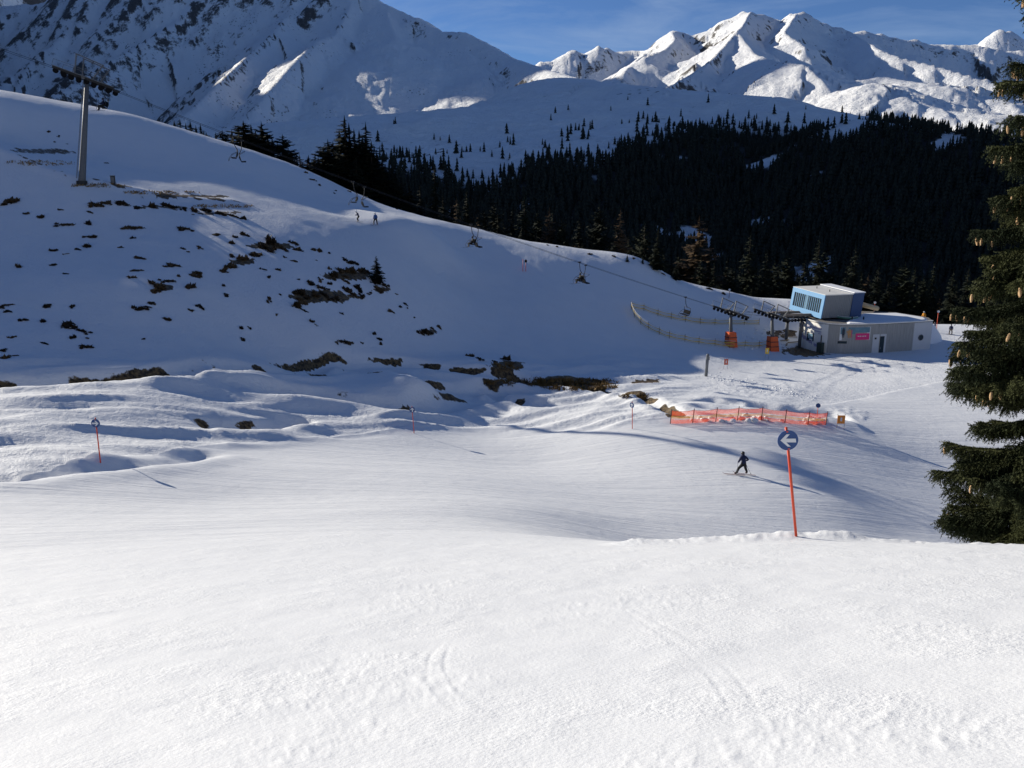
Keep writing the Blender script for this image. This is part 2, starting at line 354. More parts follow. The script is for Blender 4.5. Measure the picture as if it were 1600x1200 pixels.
def ground_h(x, y, full=False):
    x = np.asarray(x, float).ravel(); y = np.asarray(y, float).ravel()
    r = np.hypot(x, y)
    n = r < 345
    z = np.empty_like(x); bare = np.zeros_like(x); groom = np.zeros_like(x)
    k = smooth(245, 325, r)
    zn = np.zeros_like(x)
    if n.any():
        b = base_h(x[n], y[n]); dz, ba, gr = near_detail(x[n], y[n], b)
        zn[n] = b + dz; bare[n] = ba; groom[n] = gr
    zf = np.zeros_like(x); f = r > 244
    if f.any(): zf[f] = far_h(x[f], y[f])
    z = zn * (1 - k) + zf * k
    if full: return z, bare, groom
    return z
def hit(px, py, lo=3.0, hi=300.0, n=900): return hit_fn(ground_h, px, py, lo, hi, n)
def gz(x, y): return float(ground_h(np.array([x]), np.array([y]))[0])

# ------------------------------------------------------------------ materials
MATS = {}
def new_mat(name):
    m = bpy.data.materials.new(name); m.use_nodes = True; MATS[name] = m
    nt = m.node_tree; b = nt.nodes['Principled BSDF']
    return m, nt.nodes, nt.links, b
def paint(name, col, rough=.6, metal=0.0, var=.12, scale=6.0, bump=0.0, spec=.4):
    """plain coloured material with a little wear in colour and gloss"""
    m, n, l, b = new_mat(name)
    tc = n.new('ShaderNodeTexCoord'); no = n.new('ShaderNodeTexNoise'); no.inputs['Scale'].default_value = scale; no.inputs['Detail'].default_value = 5
    l.new(tc.outputs['Object'], no.inputs['Vector'])
    mx = n.new('ShaderNodeMix'); mx.data_type = 'RGBA'
    mx.inputs['A'].default_value = (*[c * (1 - var) for c in col], 1); mx.inputs['B'].default_value = (*[min(1, c * (1 + var)) for c in col], 1)
    l.new(no.outputs['Fac'], mx.inputs['Factor']); l.new(mx.outputs['Result'], b.inputs['Base Color'])
    b.inputs['Roughness'].default_value = rough; b.inputs['Metallic'].default_value = metal
    b.inputs['Specular IOR Level'].default_value = spec
    if bump:
        bp = n.new('ShaderNodeBump'); bp.inputs['Strength'].default_value = bump; bp.inputs['Distance'].default_value = .02
        l.new(no.outputs['Fac'], bp.inputs['Height']); l.new(bp.outputs['Normal'], b.inputs['Normal'])
    return m
def noise_node(n, l, vec, scale, detail=4, rough=.55, dist=0):
    q = n.new('ShaderNodeTexNoise'); q.inputs['Scale'].default_value = scale; q.inputs['Detail'].default_value = detail
    q.inputs['Roughness'].default_value = rough; q.inputs['Distortion'].default_value = dist
    l.new(vec, q.inputs['Vector']); return q
def math_node(n, l, op, a, b=None):
    q = n.new('ShaderNodeMath'); q.operation = op
    for i, v in enumerate((a, b)):
        if v is None: continue
        if hasattr(v, 'default_value') or hasattr(v, 'is_linked'): l.new(v, q.inputs[i])
        else: q.inputs[i].default_value = v
    return q.outputs[0]
def ramp(n, l, val, lo, hi, a=0.0, b=1.0):
    q = n.new('ShaderNodeMapRange'); q.inputs['From Min'].default_value = lo; q.inputs['From Max'].default_value = hi
    q.inputs['To Min'].default_value = a; q.inputs['To Max'].default_value = b; q.interpolation_type = 'SMOOTHSTEP'
    l.new(val, q.inputs['Value']); return q.outputs['Result']
def mixc(n, l, fac, a, b):
    q = n.new('ShaderNodeMix'); q.data_type = 'RGBA'
    for key, v in (('Factor', fac), ('A', a), ('B', b)):
        if isinstance(v, tuple): q.inputs[key].default_value = (*v, 1)
        elif isinstance(v, (int, float)): q.inputs[key].default_value = v
        else: l.new(v, q.inputs[key])
    return q.outputs['Result']

def snow_ground():
    m, n, l, b = new_mat('snow_ground')
    geo = n.new('ShaderNodeNewGeometry'); pos = geo.outputs['Position']
    ab = n.new('ShaderNodeAttribute'); ab.attribute_name = 'bare'
    ag = n.new('ShaderNodeAttribute'); ag.attribute_name = 'groom'
    # colours
    tone = noise_node(n, l, pos, .35, 4)
    snow = mixc(n, l, tone.outputs['Fac'], (.69, .705, .725), (.76, .77, .78))
    dirt = noise_node(n, l, pos, 3.0, 6, .65)
    soil = mixc(n, l, ramp(n, l, dirt.outputs['Fac'], .35, .65), (.020, .014, .009), (.16, .105, .045))
    br = noise_node(n, l, pos, 2.2, 5, .6)
    fac = ramp(n, l, math_node(n, l, 'ADD', math_node(n, l, 'MULTIPLY', ab.outputs['Fac'], 1.3), math_node(n, l, 'MULTIPLY', math_node(n, l, 'SUBTRACT', br.outputs['Fac'], .5), 1.5)), .45, .75)
    l.new(mixc(n, l, fac, snow, soil), b.inputs['Base Color'])
    b.inputs['Roughness'].default_value = .62; b.inputs['Specular IOR Level'].default_value = .25
    # relief: crust grains, scraped lumps, long streaks of the grooming machine and skis
    rot = n.new('ShaderNodeMapping'); rot.vector_type = 'TEXTURE'; rot.inputs['Rotation'].default_value = (0, 0, math.radians(14)); l.new(pos, rot.inputs['Vector'])
    sc = n.new('ShaderNodeMapping'); sc.inputs['Scale'].default_value = (.05, 1.1, .3); l.new(rot.outputs['Vector'], sc.inputs['Vector'])
    streak = noise_node(n, l, sc.outputs['Vector'], 1.3, 7, .66, .8)
    grain = noise_node(n, l, pos, 28, 3, .6)
    lump = noise_node(n, l, pos, 7.0, 4, .6)
    roll = noise_node(n, l, pos, 1.4, 4, .55)
    lumpm = ramp(n, l, noise_node(n, l, pos, .55, 3).outputs['Fac'], .42, .62)
    h = math_node(n, l, 'MULTIPLY', math_node(n, l, 'MULTIPLY', streak.outputs['Fac'], ag.outputs['Fac']), .10)
    h = math_node(n, l, 'ADD', h, math_node(n, l, 'MULTIPLY', math_node(n, l, 'MULTIPLY', lump.outputs['Fac'], lumpm), .018))
    crust = noise_node(n, l, pos, 2.6, 5, .62, .4)
    h = math_node(n, l, 'ADD', h, math_node(n, l, 'MULTIPLY', math_node(n, l, 'MULTIPLY', crust.outputs['Fac'], math_node(n, l, 'SUBTRACT', 1.0, math_node(n, l, 'MINIMUM', math_node(n, l, 'MULTIPLY', ag.outputs['Fac'], 20.0), 1.0))), .09))
    h = math_node(n, l, 'ADD', h, math_node(n, l, 'MULTIPLY', grain.outputs['Fac'], .006))
    h = math_node(n, l, 'ADD', h, math_node(n, l, 'MULTIPLY', roll.outputs['Fac'], .028))
    bp = n.new('ShaderNodeBump'); bp.inputs['Strength'].default_value = 1.0; bp.inputs['Distance'].default_value = 1.0
    l.new(h, bp.inputs['Height']); l.new(bp.outputs['Normal'], b.inputs['Normal'])
    return m
def snow_mountain():
    m, n, l, b = new_mat('snow_mountain')
    geo = n.new('ShaderNodeNewGeometry'); pos = geo.outputs['Position']
    sep = n.new('ShaderNodeSeparateXYZ'); l.new(geo.outputs['Normal'], sep.inputs[0])
    ar = n.new('ShaderNodeAttribute'); ar.attribute_name = 'rock'
    af = n.new('ShaderNodeAttribute'); af.attribute_name = 'wood'
    n1 = noise_node(n, l, pos, .011, 8, .68, .6)
    ma = n.new('ShaderNodeMapping'); ma.inputs['Rotation'].default_value = (.5, .6, .3); ma.inputs['Scale'].default_value = (1, 1, .3); l.new(pos, ma.inputs['Vector'])
    n2 = noise_node(n, l, ma.outputs['Vector'], .055, 7, .72, .4)
    # steep ground shows rock, broken up by snow-filled cracks
    k = math_node(n, l, 'ADD', math_node(n, l, 'MULTIPLY', math_node(n, l, 'SUBTRACT', n1.outputs['Fac'], .5), 1.5), math_node(n, l, 'MULTIPLY', math_node(n, l, 'SUBTRACT', n2.outputs['Fac'], .5), 1.25))
    k = math_node(n, l, 'ADD', k, ar.outputs['Fac'])
    rockf = ramp(n, l, k, .50, .78)
    rn = noise_node(n, l, pos, .09, 6, .7)
    rock = mixc(n, l, rn.outputs['Fac'], (.035, .034, .036), (.17, .155, .14))
    # dwarf shrubs: dark dots on the lower slopes
    vo = n.new('ShaderNodeTexVoronoi'); vo.inputs['Scale'].default_value = .07; l.new(pos, vo.inputs['Vector'])
    dm = noise_node(n, l, pos, .006, 5, .6)
    dot = math_node(n, l, 'MULTIPLY', ramp(n, l, vo.outputs['Distance'], .30, .16), ramp(n, l, math_node(n, l, 'ADD', dm.outputs['Fac'], math_node(n, l, 'MULTIPLY', af.outputs['Fac'], .25)), .54, .68))
    base = mixc(n, l, rockf, (.90, .905, .91), rock)
    base = mixc(n, l, dot, base, (.03, .032, .028))
    base = mixc(n, l, ramp(n, l, af.outputs['Fac'], .55, .95), base, (.035, .034, .030))
    l.new(base, b.inputs['Base Color'])
    b.inputs['Roughness'].default_value = .7; b.inputs['Specular IOR Level'].default_value = .2
    bp = n.new('ShaderNodeBump'); bp.inputs['Strength'].default_value = .9; bp.inputs['Distance'].default_value = 9
    l.new(math_node(n, l, 'ADD', n2.outputs['Fac'], math_node(n, l, 'MULTIPLY', n1.outputs['Fac'], 1.5)), bp.inputs['Height']); l.new(bp.outputs['Normal'], b.inputs['Normal'])
    return m
snow_ground(); snow_mountain()

# ------------------------------------------------------------------ object helpers
def finish(me, mat, smooth_shade=False):
    if mat is not None:
        for q in (mat if isinstance(mat, (list, tuple)) else [mat]):
            me.materials.append(MATS[q] if isinstance(q, str) else q)
    if smooth_shade and len(me.polygons): me.polygons.foreach_set('use_smooth', np.ones(len(me.polygons), bool))
    me.update(); return me
def link(name, me, parent=None, loc=None, rot=None, scale=None):
    o = bpy.data.objects.new(name, me); COL.objects.link(o)
    if parent is not None: o.parent = parent
    if loc is not None: o.location = loc
    if rot is not None: o.rotation_euler = rot
    if scale is not None: o.scale = (scale,) * 3 if isinstance(scale, (int, float)) else scale
    return o
def tag(o, label=None, cat=None, group=None, kind=None):
    if label: o['label'] = label
    if cat: o['category'] = cat
    if group: o['group'] = group
    if kind: o['kind'] = kind
    return o
def empty(name, loc=(0, 0, 0), rotz=0, rot=None):
    o = bpy.data.objects.new(name, None); COL.objects.link(o); o.location = loc
    o.rotation_euler = rot if rot else (0, 0, rotz); o.empty_display_size = .2
    return o
def copy_tree(o, parent=None):
    c = o.copy(); COL.objects.link(c); c.parent = parent
    for ch in list(o.children): copy_tree(ch, c)
    return c
def mesh_np(name, V, Fq, mat=None, smooth_shade=True):
    """mesh from numpy arrays of vertices and of equal-sized faces"""
    me = bpy.data.meshes.new(name); V = np.asarray(V, np.float32); Fq = np.asarray(Fq, np.int32)
    k = Fq.shape[1]
    me.vertices.add(len(V)); me.vertices.foreach_set('co', V.ravel())
    me.loops.add(Fq.size); me.loops.foreach_set('vertex_index', Fq.ravel())
    me.polygons.add(len(Fq)); me.polygons.foreach_set('loop_start', np.arange(0, Fq.size, k, dtype=np.int32))
    me.update(calc_edges=True); me.validate()
    return finish(me, mat, smooth_shade)
def attr(me, name, vals):
    a = me.attributes.new(name, 'FLOAT', 'POINT'); a.data.foreach_set('value', np.asarray(vals, np.float32))

# ------------------------------------------------------------------ the ground
def grid_faces(nr, nc, wrap=False):
    i = np.arange(nr - 1)[:, None]; j = np.arange(nc if wrap else nc - 1)[None]
    j2 = (j + 1) % nc
    return np.stack([i * nc + j, i * nc + j2, (i + 1) * nc + j2, (i + 1) * nc + j], -1).reshape(-1, 4)[:, ::-1]
az = np.r_[np.radians(np.linspace(-180, -60, 24)[:-1]), np.radians(np.linspace(-60, -35, 60)[:-1]), np.radians(np.linspace(-35, 35, 640)), np.radians(np.linspace(35, 180, 34)[1:-1])]
rr = [.04, .3, .6, .9, 1.2]
while rr[-1] < 320:
    r = rr[-1]; rr.append(r + (.012 * r if r < 42 else .56 if r < 55 else .36 if r < 98 else .6 if r < 112 else .85 if r < 165 else 2.8))
rr = np.array(rr)
A, R = np.meshgrid(az, rr)
gx, gy = (R * np.sin(A)).ravel(), (R * np.cos(A)).ravel()
gzv, gbare, ggroom = ground_h(gx, gy, True)
# closing cap right under the viewer
Fg = grid_faces(len(rr), len(az), True)
me = mesh_np('ground', np.c_[gx, gy, gzv], Fg, 'snow_ground')
attr(me, 'bare', gbare); attr(me, 'groom', ggroom)
ground = tag(link('snow_slope', me), kind='structure')
azf = np.r_[np.radians(np.linspace(-70, -37, 60)[:-1]), np.radians(np.linspace(-37, 37, 690)), np.radians(np.linspace(37, 85, 50)[1:])]
rf = rr[-1] * 1.0088 ** np.arange(0, int(math.log(7700 / rr[-1]) / math.log(1.0088)) + 1)
A, R = np.meshgrid(azf, rf)
mx, my = (R * np.sin(A)).ravel(), (R * np.cos(A)).ravel()
mz = ground_h(mx, my)
mpx, mpy = project(mx, my, mz)
nr, nc = R.shape
Z2 = mz.reshape(nr, nc)
gr = np.gradient(Z2, axis=0) / np.gradient(R, axis=0); ga = np.gradient(Z2, axis=1) / np.maximum(1e-6, np.gradient(A, axis=1) * R)
steep = np.hypot(gr, ga).ravel()
curv = Z2 - (np.roll(Z2, 3, 0) + np.roll(Z2, -3, 0) + np.roll(Z2, 3, 1) + np.roll(Z2, -3, 1)) / 4
rock = .66 * smooth(.58, 1.2, steep) + .16 * np.clip(curv.ravel() / 6, -1, 1.5)
rock *= smooth(900, 1500, R.ravel())
def tree_density(px, py, r):
    """how wooded the far slopes are: full below the tree line, thinning above it"""
    line = np.interp(px, [-200, 300, 560, 640, 700, 760, 830, 880, 930, 1000, 1060, 1150, 1230, 1330, 1370, 1420, 1480, 1560, 1640, 1900], [330, 300, 275, 262, 285, 305, 262, 250, 262, 226, 214, 207, 212, 222, 196, 200, 208, 222, 235, 270])
    return smooth(-26, 12, py - line)
wood = tree_density(mpx, mpy, R.ravel()) * (R.ravel() < 1300) * smooth(-.5, -.25, fbm(mx / 60, my / 60, 4, 501))
me = mesh_np('mountains', np.c_[mx, my, mz], grid_faces(nr, nc), 'snow_mountain')
attr(me, 'rock', rock); attr(me, 'wood', wood)
mountains = tag(link('mountains', me), kind='structure')

# quick look-up of the finished ground
_azw = np.r_[az, az[0] + 2 * math.pi]; _Zn = gzv.reshape(len(rr), len(az)); _Zn = np.c_[_Zn, _Zn[:, :1]]; _Zf = Z2
def _bil(Zg, ra, aa, r, a):
    i = np.clip(np.searchsorted(ra, r) - 1, 0, len(ra) - 2); j = np.clip(np.searchsorted(aa, a) - 1, 0, len(aa) - 2)
    u = np.clip((r - ra[i]) / (ra[i + 1] - ra[i]), 0, 1); v = np.clip((a - aa[j]) / (aa[j + 1] - aa[j]), 0, 1)
    return (Zg[i, j] * (1 - v) + Zg[i, j + 1] * v) * (1 - u) + (Zg[i + 1, j] * (1 - v) + Zg[i + 1, j + 1] * v) * u
def gh(x, y):
    x = np.atleast_1d(np.asarray(x, float)); y = np.atleast_1d(np.asarray(y, float)); r = np.hypot(x, y); a = np.arctan2(x, y)
    return np.where(r <= rr[-1], _bil(_Zn, rr, _azw, r, a), _bil(_Zf, rf, azf, r, a))
def gz(x, y): return float(gh(x, y)[0])
def hit(px, py, lo=3.0, hi=320.0, n=1500): return hit_fn(gh, px, py, lo, hi, n)

# ------------------------------------------------------------------ mesh builder
class MB:
    def __init__(self): self.v = []; self.f = []; self.m = []; self.mi = 0
    def add(self, vs, fs):
        o = len(self.v); self.v += [tuple(map(float, q)) for q in vs]; self.f += [tuple(o + i for i in f) for f in fs]; self.m += [self.mi] * len(fs); return self
    def hexa(self, c):       # 8 corners: bottom ring, top ring
        return self.add(c, [(3, 2, 1, 0), (4, 5, 6, 7), (0, 1, 5, 4), (1, 2, 6, 5), (2, 3, 7, 6), (3, 0, 4, 7)])
    def box(self, x0, x1, y0, y1, z0, z1):
        return self.hexa([(x0, y0, z0), (x1, y0, z0), (x1, y1, z0), (x0, y1, z0), (x0, y0, z1), (x1, y0, z1), (x1, y1, z1), (x0, y1, z1)])
    def beam(self, a, b, w, h, up=(0, 0, 1)):
        a, b = Vector(a), Vector(b); d = (b - a).normalized(); s = d.cross(Vector(up))
        if s.length < 1e-4: s = d.cross(Vector((1, 0, 0)))
        s.normalize(); u = s.cross(d); s *= w / 2; u *= h / 2
        return self.hexa([a - s - u, a + s - u, b + s - u, b - s - u, a - s + u, a + s + u, b + s + u, b - s + u])
    def tube(self, pts, r, n=8, caps=True):
        pts = [Vector(p) for p in pts]; rs = r if isinstance(r, (list, tuple)) else [r] * len(pts)
        vs = []; prev = None
        for i, p in enumerate(pts):
            d = (pts[min(i + 1, len(pts) - 1)] - pts[max(i - 1, 0)]).normalized()
            s = prev - d * prev.dot(d) if prev is not None else (d.cross(Vector((0, 0, 1))) if abs(d.z) < .95 else d.cross(Vector((1, 0, 0))))
            s.normalize(); prev = s; u = s.cross(d)
            for k in range(n):
                a = 2 * math.pi * k / n; vs.append(p + (s * math.cos(a) + u * math.sin(a)) * rs[i])
        fs = [(i * n + k, i * n + (k + 1) % n, (i + 1) * n + (k + 1) % n, (i + 1) * n + k) for i in range(len(pts) - 1) for k in range(n)]
        if caps: fs += [tuple(range(n))[::-1], tuple((len(pts) - 1) * n + k for k in range(n))]
        return self.add(vs, fs)
    def disc(self, c, axis, r, th, n=24):
        c, ax = Vector(c), Vector(axis).normalized(); return self.tube([c - ax * th / 2, c + ax * th / 2], r, n)
    def ring(self, c, axis, r, tr, n=28, k=6):
        c, ax = Vector(c), Vector(axis).normalized(); s = ax.orthogonal().normalized(); u = ax.cross(s); vs = []
        for i in range(n):
            a = 2 * math.pi * i / n; e = s * math.cos(a) + u * math.sin(a)
            for j in range(k):
                b = 2 * math.pi * j / k; vs.append(c + e * (r + tr * math.cos(b)) + ax * tr * math.sin(b))
        return self.add(vs, [(i * k + j, ((i + 1) % n) * k + j, ((i + 1) % n) * k + (j + 1) % k, i * k + (j + 1) % k) for i in range(n) for j in range(k)])
    def prism(self, poly, z0, z1):
        n = len(poly); vs = [(x, y, z0) for x, y in poly] + [(x, y, z1) for x, y in poly]
        return self.add(vs, [tuple(range(n))[::-1], tuple(range(n, 2 * n))] + [(i, (i + 1) % n, n + (i + 1) % n, n + i) for i in range(n)])
    def plate(self, poly, o, ex, ey, th):     # a flat outline in the plane (ex, ey) at o with thickness th along ex x ey
        o, ex, ey = Vector(o), Vector(ex), Vector(ey); nz = ex.cross(ey).normalized() * th; n = len(poly)
        vs = [o + ex * x + ey * y for x, y in poly] + [o + ex * x + ey * y + nz for x, y in poly]
        return self.add(vs, [tuple(range(n))[::-1], tuple(range(n, 2 * n))] + [(i, (i + 1) % n, n + (i + 1) % n, n + i) for i in range(n)])
    def lump(self, c, rx, ry, rz, seed=0, amp=.25, n=10, m=6):
        rnd = random.Random(seed); vs = []; c = Vector(c)
        for i in range(m + 1):
            th = math.pi * i / m
            for k in range(n):
                a = 2 * math.pi * k / n; q = 1 + amp * (rnd.random() - .5) * 2 * (0 < i < m)
                vs.append(c + Vector((rx * q * math.sin(th) * math.cos(a), ry * q * math.sin(th) * math.sin(a), rz * q * math.cos(th))))
        return self.add(vs, [(i * n + k, (i + 1) * n + k, (i + 1) * n + (k + 1) % n, i * n + (k + 1) % n) for i in range(m) for k in range(n)])
    def mesh(self, name, mat, sm=False):
        me = bpy.data.meshes.new(name); me.from_pydata(self.v, [], self.f); finish(me, mat, sm)
        if any(self.m): me.polygons.foreach_set('material_index', np.array(self.m, np.int32))
        return me
    def build(self, name, mat, parent=None, sm=False): return link(name, self.mesh(name, mat, sm), parent)

paint('orange_pole', (.62, .07, .025), .45, 0, .12, 9)
paint('sign_blue', (.012, .055, .19), .4, 0, .1)
paint('sign_white', (.62, .64, .66), .45, 0, .06)
paint('steel', (.11, .115, .12), .6, .15, .25, 3, .05, .25)
paint('galvanised', (.16, .17, .18), .6, .1, .2, 4, 0, .2)
paint('dark_steel', (.035, .036, .038), .7, .1, .3, 3, 0, .15)
paint('rubber', (.010, .010, .011), .9, 0, .2, 6, 0, .03)
paint('orange_pad', (.66, .10, .015), .55, 0, .15, 2, .1)
paint('white_render', (.74, .72, .66), .85, 0, .06, 1.2, .05)
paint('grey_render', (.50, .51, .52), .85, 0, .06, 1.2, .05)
paint('roof_grey', (.16, .15, .14), .8, 0, .25, 2)
paint('roof_white', (.72, .70, .64), .6, 0, .06, 1)
paint('house_blue', (.10, .29, .52), .4, 0, .08, 1.5)
paint('house_navy', (.012, .05, .15), .45, 0, .1, 1.5)
paint('house_grey', (.22, .23, .235), .5, .2, .08, 1.5)
paint('green_rim', (.10, .24, .17), .5, .2, .3, 4)
paint('bin_green', (.02, .035, .03), .6, 0, .2)
paint('snow_block', (.73, .74, .76), .7, 0, .05, 6, .3)
paint('banner_white', (.60, .62, .64), .6, 0, .04)
paint('banner_sky', (.10, .20, .26), .6, 0, .35, 1.2)
paint('banner_pink', (.62, .02, .16), .55, 0, .1, 2)
paint('banner_dark', (.02, .03, .05), .6, 0, .2)
paint('banner_tan', (.42, .22, .09), .6, 0, .2)
paint('mark_violet', (.34, .32, .44), .8, 0, .1)
paint('mark_brown', (.26, .20, .15), .8, 0, .2)
paint('cable', (.03, .03, .032), .6, .3, .1)
paint('post_dark', (.05, .015, .015), .6, 0, .2)
paint('post_grey', (.10, .10, .10), .6, .3, .2)
paint('tape_yellow', (.55, .38, .05), .6, 0, .15)
paint('tape_white', (.60, .60, .58), .6, 0, .1)
paint('tape_dark', (.05, .05, .07), .7, 0, .2)
paint('board_red', (.55, .12, .07), .5, 0, .1)
paint('board_orange', (.72, .24, .03), .5, 0, .1)
paint('board_yellow', (.75, .48, .05), .5, 0, .1)
paint('wood_plank', (.30, .24, .16), .8, 0, .3, 3, .2)
paint('tan_pipe', (.42, .33, .20), .6, 0, .15)
paint('cloth_black', (.012, .012, .014), .8, 0, .3, 20)
paint('cloth_navy', (.012, .018, .06), .75, 0, .25, 20)
paint('cloth_maroon', (.09, .012, .02), .75, 0, .25, 20)
paint('cloth_blue', (.02, .08, .25), .75, 0, .25, 20)
paint('cloth_orange', (.72, .30, .03), .75, 0, .2, 20)
paint('cloth_tan', (.16, .13, .09), .8, 0, .25, 20)
paint('helmet_black', (.012, .012, .013), .25, 0, .1)
paint('helmet_white', (.75, .75, .75), .3, 0, .05)
paint('boot', (.05, .012, .01), .4, 0, .2)
paint('skin', (.42, .25, .18), .6, 0, .08)
paint('ski', (.16, .02, .015), .3, 0, .3, 5)
paint('ski_dark', (.02, .022, .03), .3, 0, .3, 5)
paint('goggle', (.02, .02, .03), .12, 0, .1)
def glass(name, col):
    m = paint(name, col, .25, 0, .3, .6, 0, .12); return m
glass('window_dark', (.025, .04, .05)); glass('window_pale', (.16, .26, .33))
def timber():
    m, n, l, b = new_mat('timber_cladding')
    tc = n.new('ShaderNodeTexCoord'); mp = n.new('ShaderNodeMapping'); mp.inputs['Scale'].default_value = (3.2, 3.2, .25); l.new(tc.outputs['Object'], mp.inputs['Vector'])
    q = noise_node(n, l, mp.outputs['Vector'], 2.0, 5, .6)
    l.new(mixc(n, l, q.outputs['Fac'], (.20, .20, .19), (.38, .38, .365)), b.inputs['Base Color']); b.inputs['Roughness'].default_value = .85
    bp = n.new('ShaderNodeBump'); bp.inputs['Strength'].default_value = .3; bp.inputs['Distance'].default_value = .02; l.new(q.outputs['Fac'], bp.inputs['Height']); l.new(bp.outputs['Normal'], b.inputs['Normal'])
timber()
def netting(name, col, cell, open_, trans=.5):
    """knotted mesh: threads with real holes between them"""
    m, n, l, b = new_mat(name)
    tc = n.new('ShaderNodeTexCoord'); sp = n.new('ShaderNodeSeparateXYZ'); l.new(tc.outputs['Object'], sp.inputs[0])
    k = None
    for ax in ('X', 'Z'):
        w = math_node(n, l, 'PINGPONG', math_node(n, l, 'MULTIPLY', sp.outputs[ax], 1 / cell), .5)
        t = math_node(n, l, 'LESS_THAN', w, open_)
        k = t if k is None else math_node(n, l, 'MAXIMUM', k, t)
    b.inputs['Base Color'].default_value = (*col, 1); b.inputs['Roughness'].default_value = .7
    tl = n.new('ShaderNodeBsdfTranslucent'); tl.inputs['Color'].default_value = (*col, 1)
    a1 = n.new('ShaderNodeMixShader'); a1.inputs[0].default_value = trans; l.new(b.outputs[0], a1.inputs[1]); l.new(tl.outputs[0], a1.inputs[2])
    tr = n.new('ShaderNodeBsdfTransparent'); a2 = n.new('ShaderNodeMixShader'); l.new(k, a2.inputs[0]); l.new(tr.outputs[0], a2.inputs[1]); l.new(a1.outputs[0], a2.inputs[2])
    l.new(a2.outputs[0], n['Material Output'].inputs['Surface'])
netting('orange_net', (.72, .085, .02), .05, .165); netting('tan_net', (.60, .28, .06), .05, .165); netting('fence_net', (.50, .42, .25), .06, .10)

def V3(p): return Vector((float(p[0]), float(p[1]), float(p[2])))

# ------------------------------------------------------------------ blue slope markers
ARROW_L = [(-.78, 0), (-.10, .66), (.22, .66), (-.20, .20), (.80, .20), (.80, -.20), (-.20, -.20), (.22, -.66), (-.10, -.66)]
def slope_marker(label, bpx, bpy, tpx, tpy, disc_r, arrow, yaw=0.0, group='blue arrow markers along the piste'):
    b = V3(hit(bpx, bpy)); t = V3(P(tpx, tpy, b.y)); H = (t - b)
    root = empty('slope_marker', b); tag(root, label, 'piste marker', group)
    axis = H.normalized(); L = H.length
    MB().tube([-axis * .25, axis * (L + disc_r + .06)], .030, 10).build('pole', 'orange_pole', root, True)
    c = axis * L
    fwd = Vector((math.sin(yaw), -math.cos(yaw), 0)); side = axis.cross(fwd).normalized(); fwd = side.cross(axis).normalized()   # fwd looks to the viewer
    o = c + fwd * .045
    d = MB().disc(o, fwd, disc_r, .02, 36).build('sign_disc', 'sign_blue', root)
    if arrow:
        ex = -side if arrow == 'R' else side
        # picture-left is +/-side depending on the frame: make ex point to picture right for 'L' outline
        ex = Vector((1, 0, 0)) - fwd * fwd.x; ex.normalize()
        if arrow == 'R': ex = -ex
        ey = axis if arrow != 'U' else ex
        if arrow == 'U': ex = -axis
        pol = [(x * disc_r * .95, y * disc_r * .95) for x, y in ARROW_L]
        n_ = ex.cross(ey)
        if n_.dot(fwd) < 0: pol = pol[::-1]
        mb = MB(); mb.plate(pol, o + fwd * .012, ex, ey, .006 if n_.dot(fwd) > 0 else -.006)
        mb.build('arrow', 'sign_white', d)
    for s in (-1, 1): MB().box(-.02, .02, -.005, .005, -.012, .012).build('bolt', 'orange_pole', root).location = o + axis * (s * disc_r * .88) + fwd * .014
    return root
slope_marker('large round blue sign with left arrow on orange pole in the foreground', 1244, 838, 1230, 687, .225, 'L')
slope_marker('round blue sign with right arrow on orange pole, leftmost marker', 157, 723, 150, 661, .21, 'R')
slope_marker('small blue marker on thin red pole near the middle of the picture', 647, 677, 644, 640, .23, 'U', .25)
slope_marker('small blue marker on red pole beside the brown stream bank', 988, 670, 988, 633, .23, 'U', -.9)

# ------------------------------------------------------------------ chairlift
T1 = V3(hit(128, 286)); T2 = V3(hit(1142, 541)); 
AX = Vector((T2.x - T1.x, T2.y - T1.y, 0)).normalized(); PERP = Vector((AX.y, -AX.x, 0))      # PERP points towards the viewer's side
GAUGE = 4.2
R1 = V3(P(136, 124, T1.y)); R2 = V3(P(1142, 487, T2.y))
def rope_pt(t, side):                # t 0 at the hill pylon, 1 at the first station pylon; beyond both ends too
    p = R1 + (R2 - R1) * t
    sag = 4 * 1.0 * t * (1 - t) if 0 <= t <= 1 else 0
    return p + PERP * (side * GAUGE / 2) - Vector((0, 0, sag))
def rope_t(px, side):
    ts = np.linspace(-.1, 1.1, 1201); q = [rope_pt(t, side) for t in ts]
    xs = np.array([project(np.array(p.x), np.array(p.y), np.array(p.z))[0] for p in q]); return float(ts[int(np.argmin(np.abs(xs - px)))])
RDIR = (R2 - R1).normalized()
for side, lab in ((1, 'near haul rope of the chairlift running up to the hill pylon'), (-1, 'far haul rope of the chairlift running up to the hill pylon')):
    pts = [rope_pt(0, side) - RDIR * 70 + Vector((0, 0, -1)), rope_pt(0, side) - RDIR * 3] + [rope_pt(t, side) for t in np.linspace(.02, .99, 40)] + [rope_pt(1, side) + AX * s + Vector((0, 0, -.12 * s)) for s in (1, 5, 9, 12)]
    o = MB().tube(pts, .024, 6).build('haul_rope', 'cable'); tag(o, lab, 'cable', 'haul ropes of the chairlift')
LEANX = RDIR.cross(PERP).normalized()
LEAN = LEANX if LEANX.z > 0 else -LEANX      # pylons stand square to the rope
def battery(mb_beam, mb_wheel, c, d, n, pitch, r, below=True):
    L = n * pitch; u = LEAN
    mb_beam.beam(c - d * L / 2, c + d * L / 2, .20, .30)
    for i in range(n):
        p = c + d * ((i + .5) * pitch - L / 2) - u * .22
        mb_wheel.disc(p, PERP, r, .14, 14)
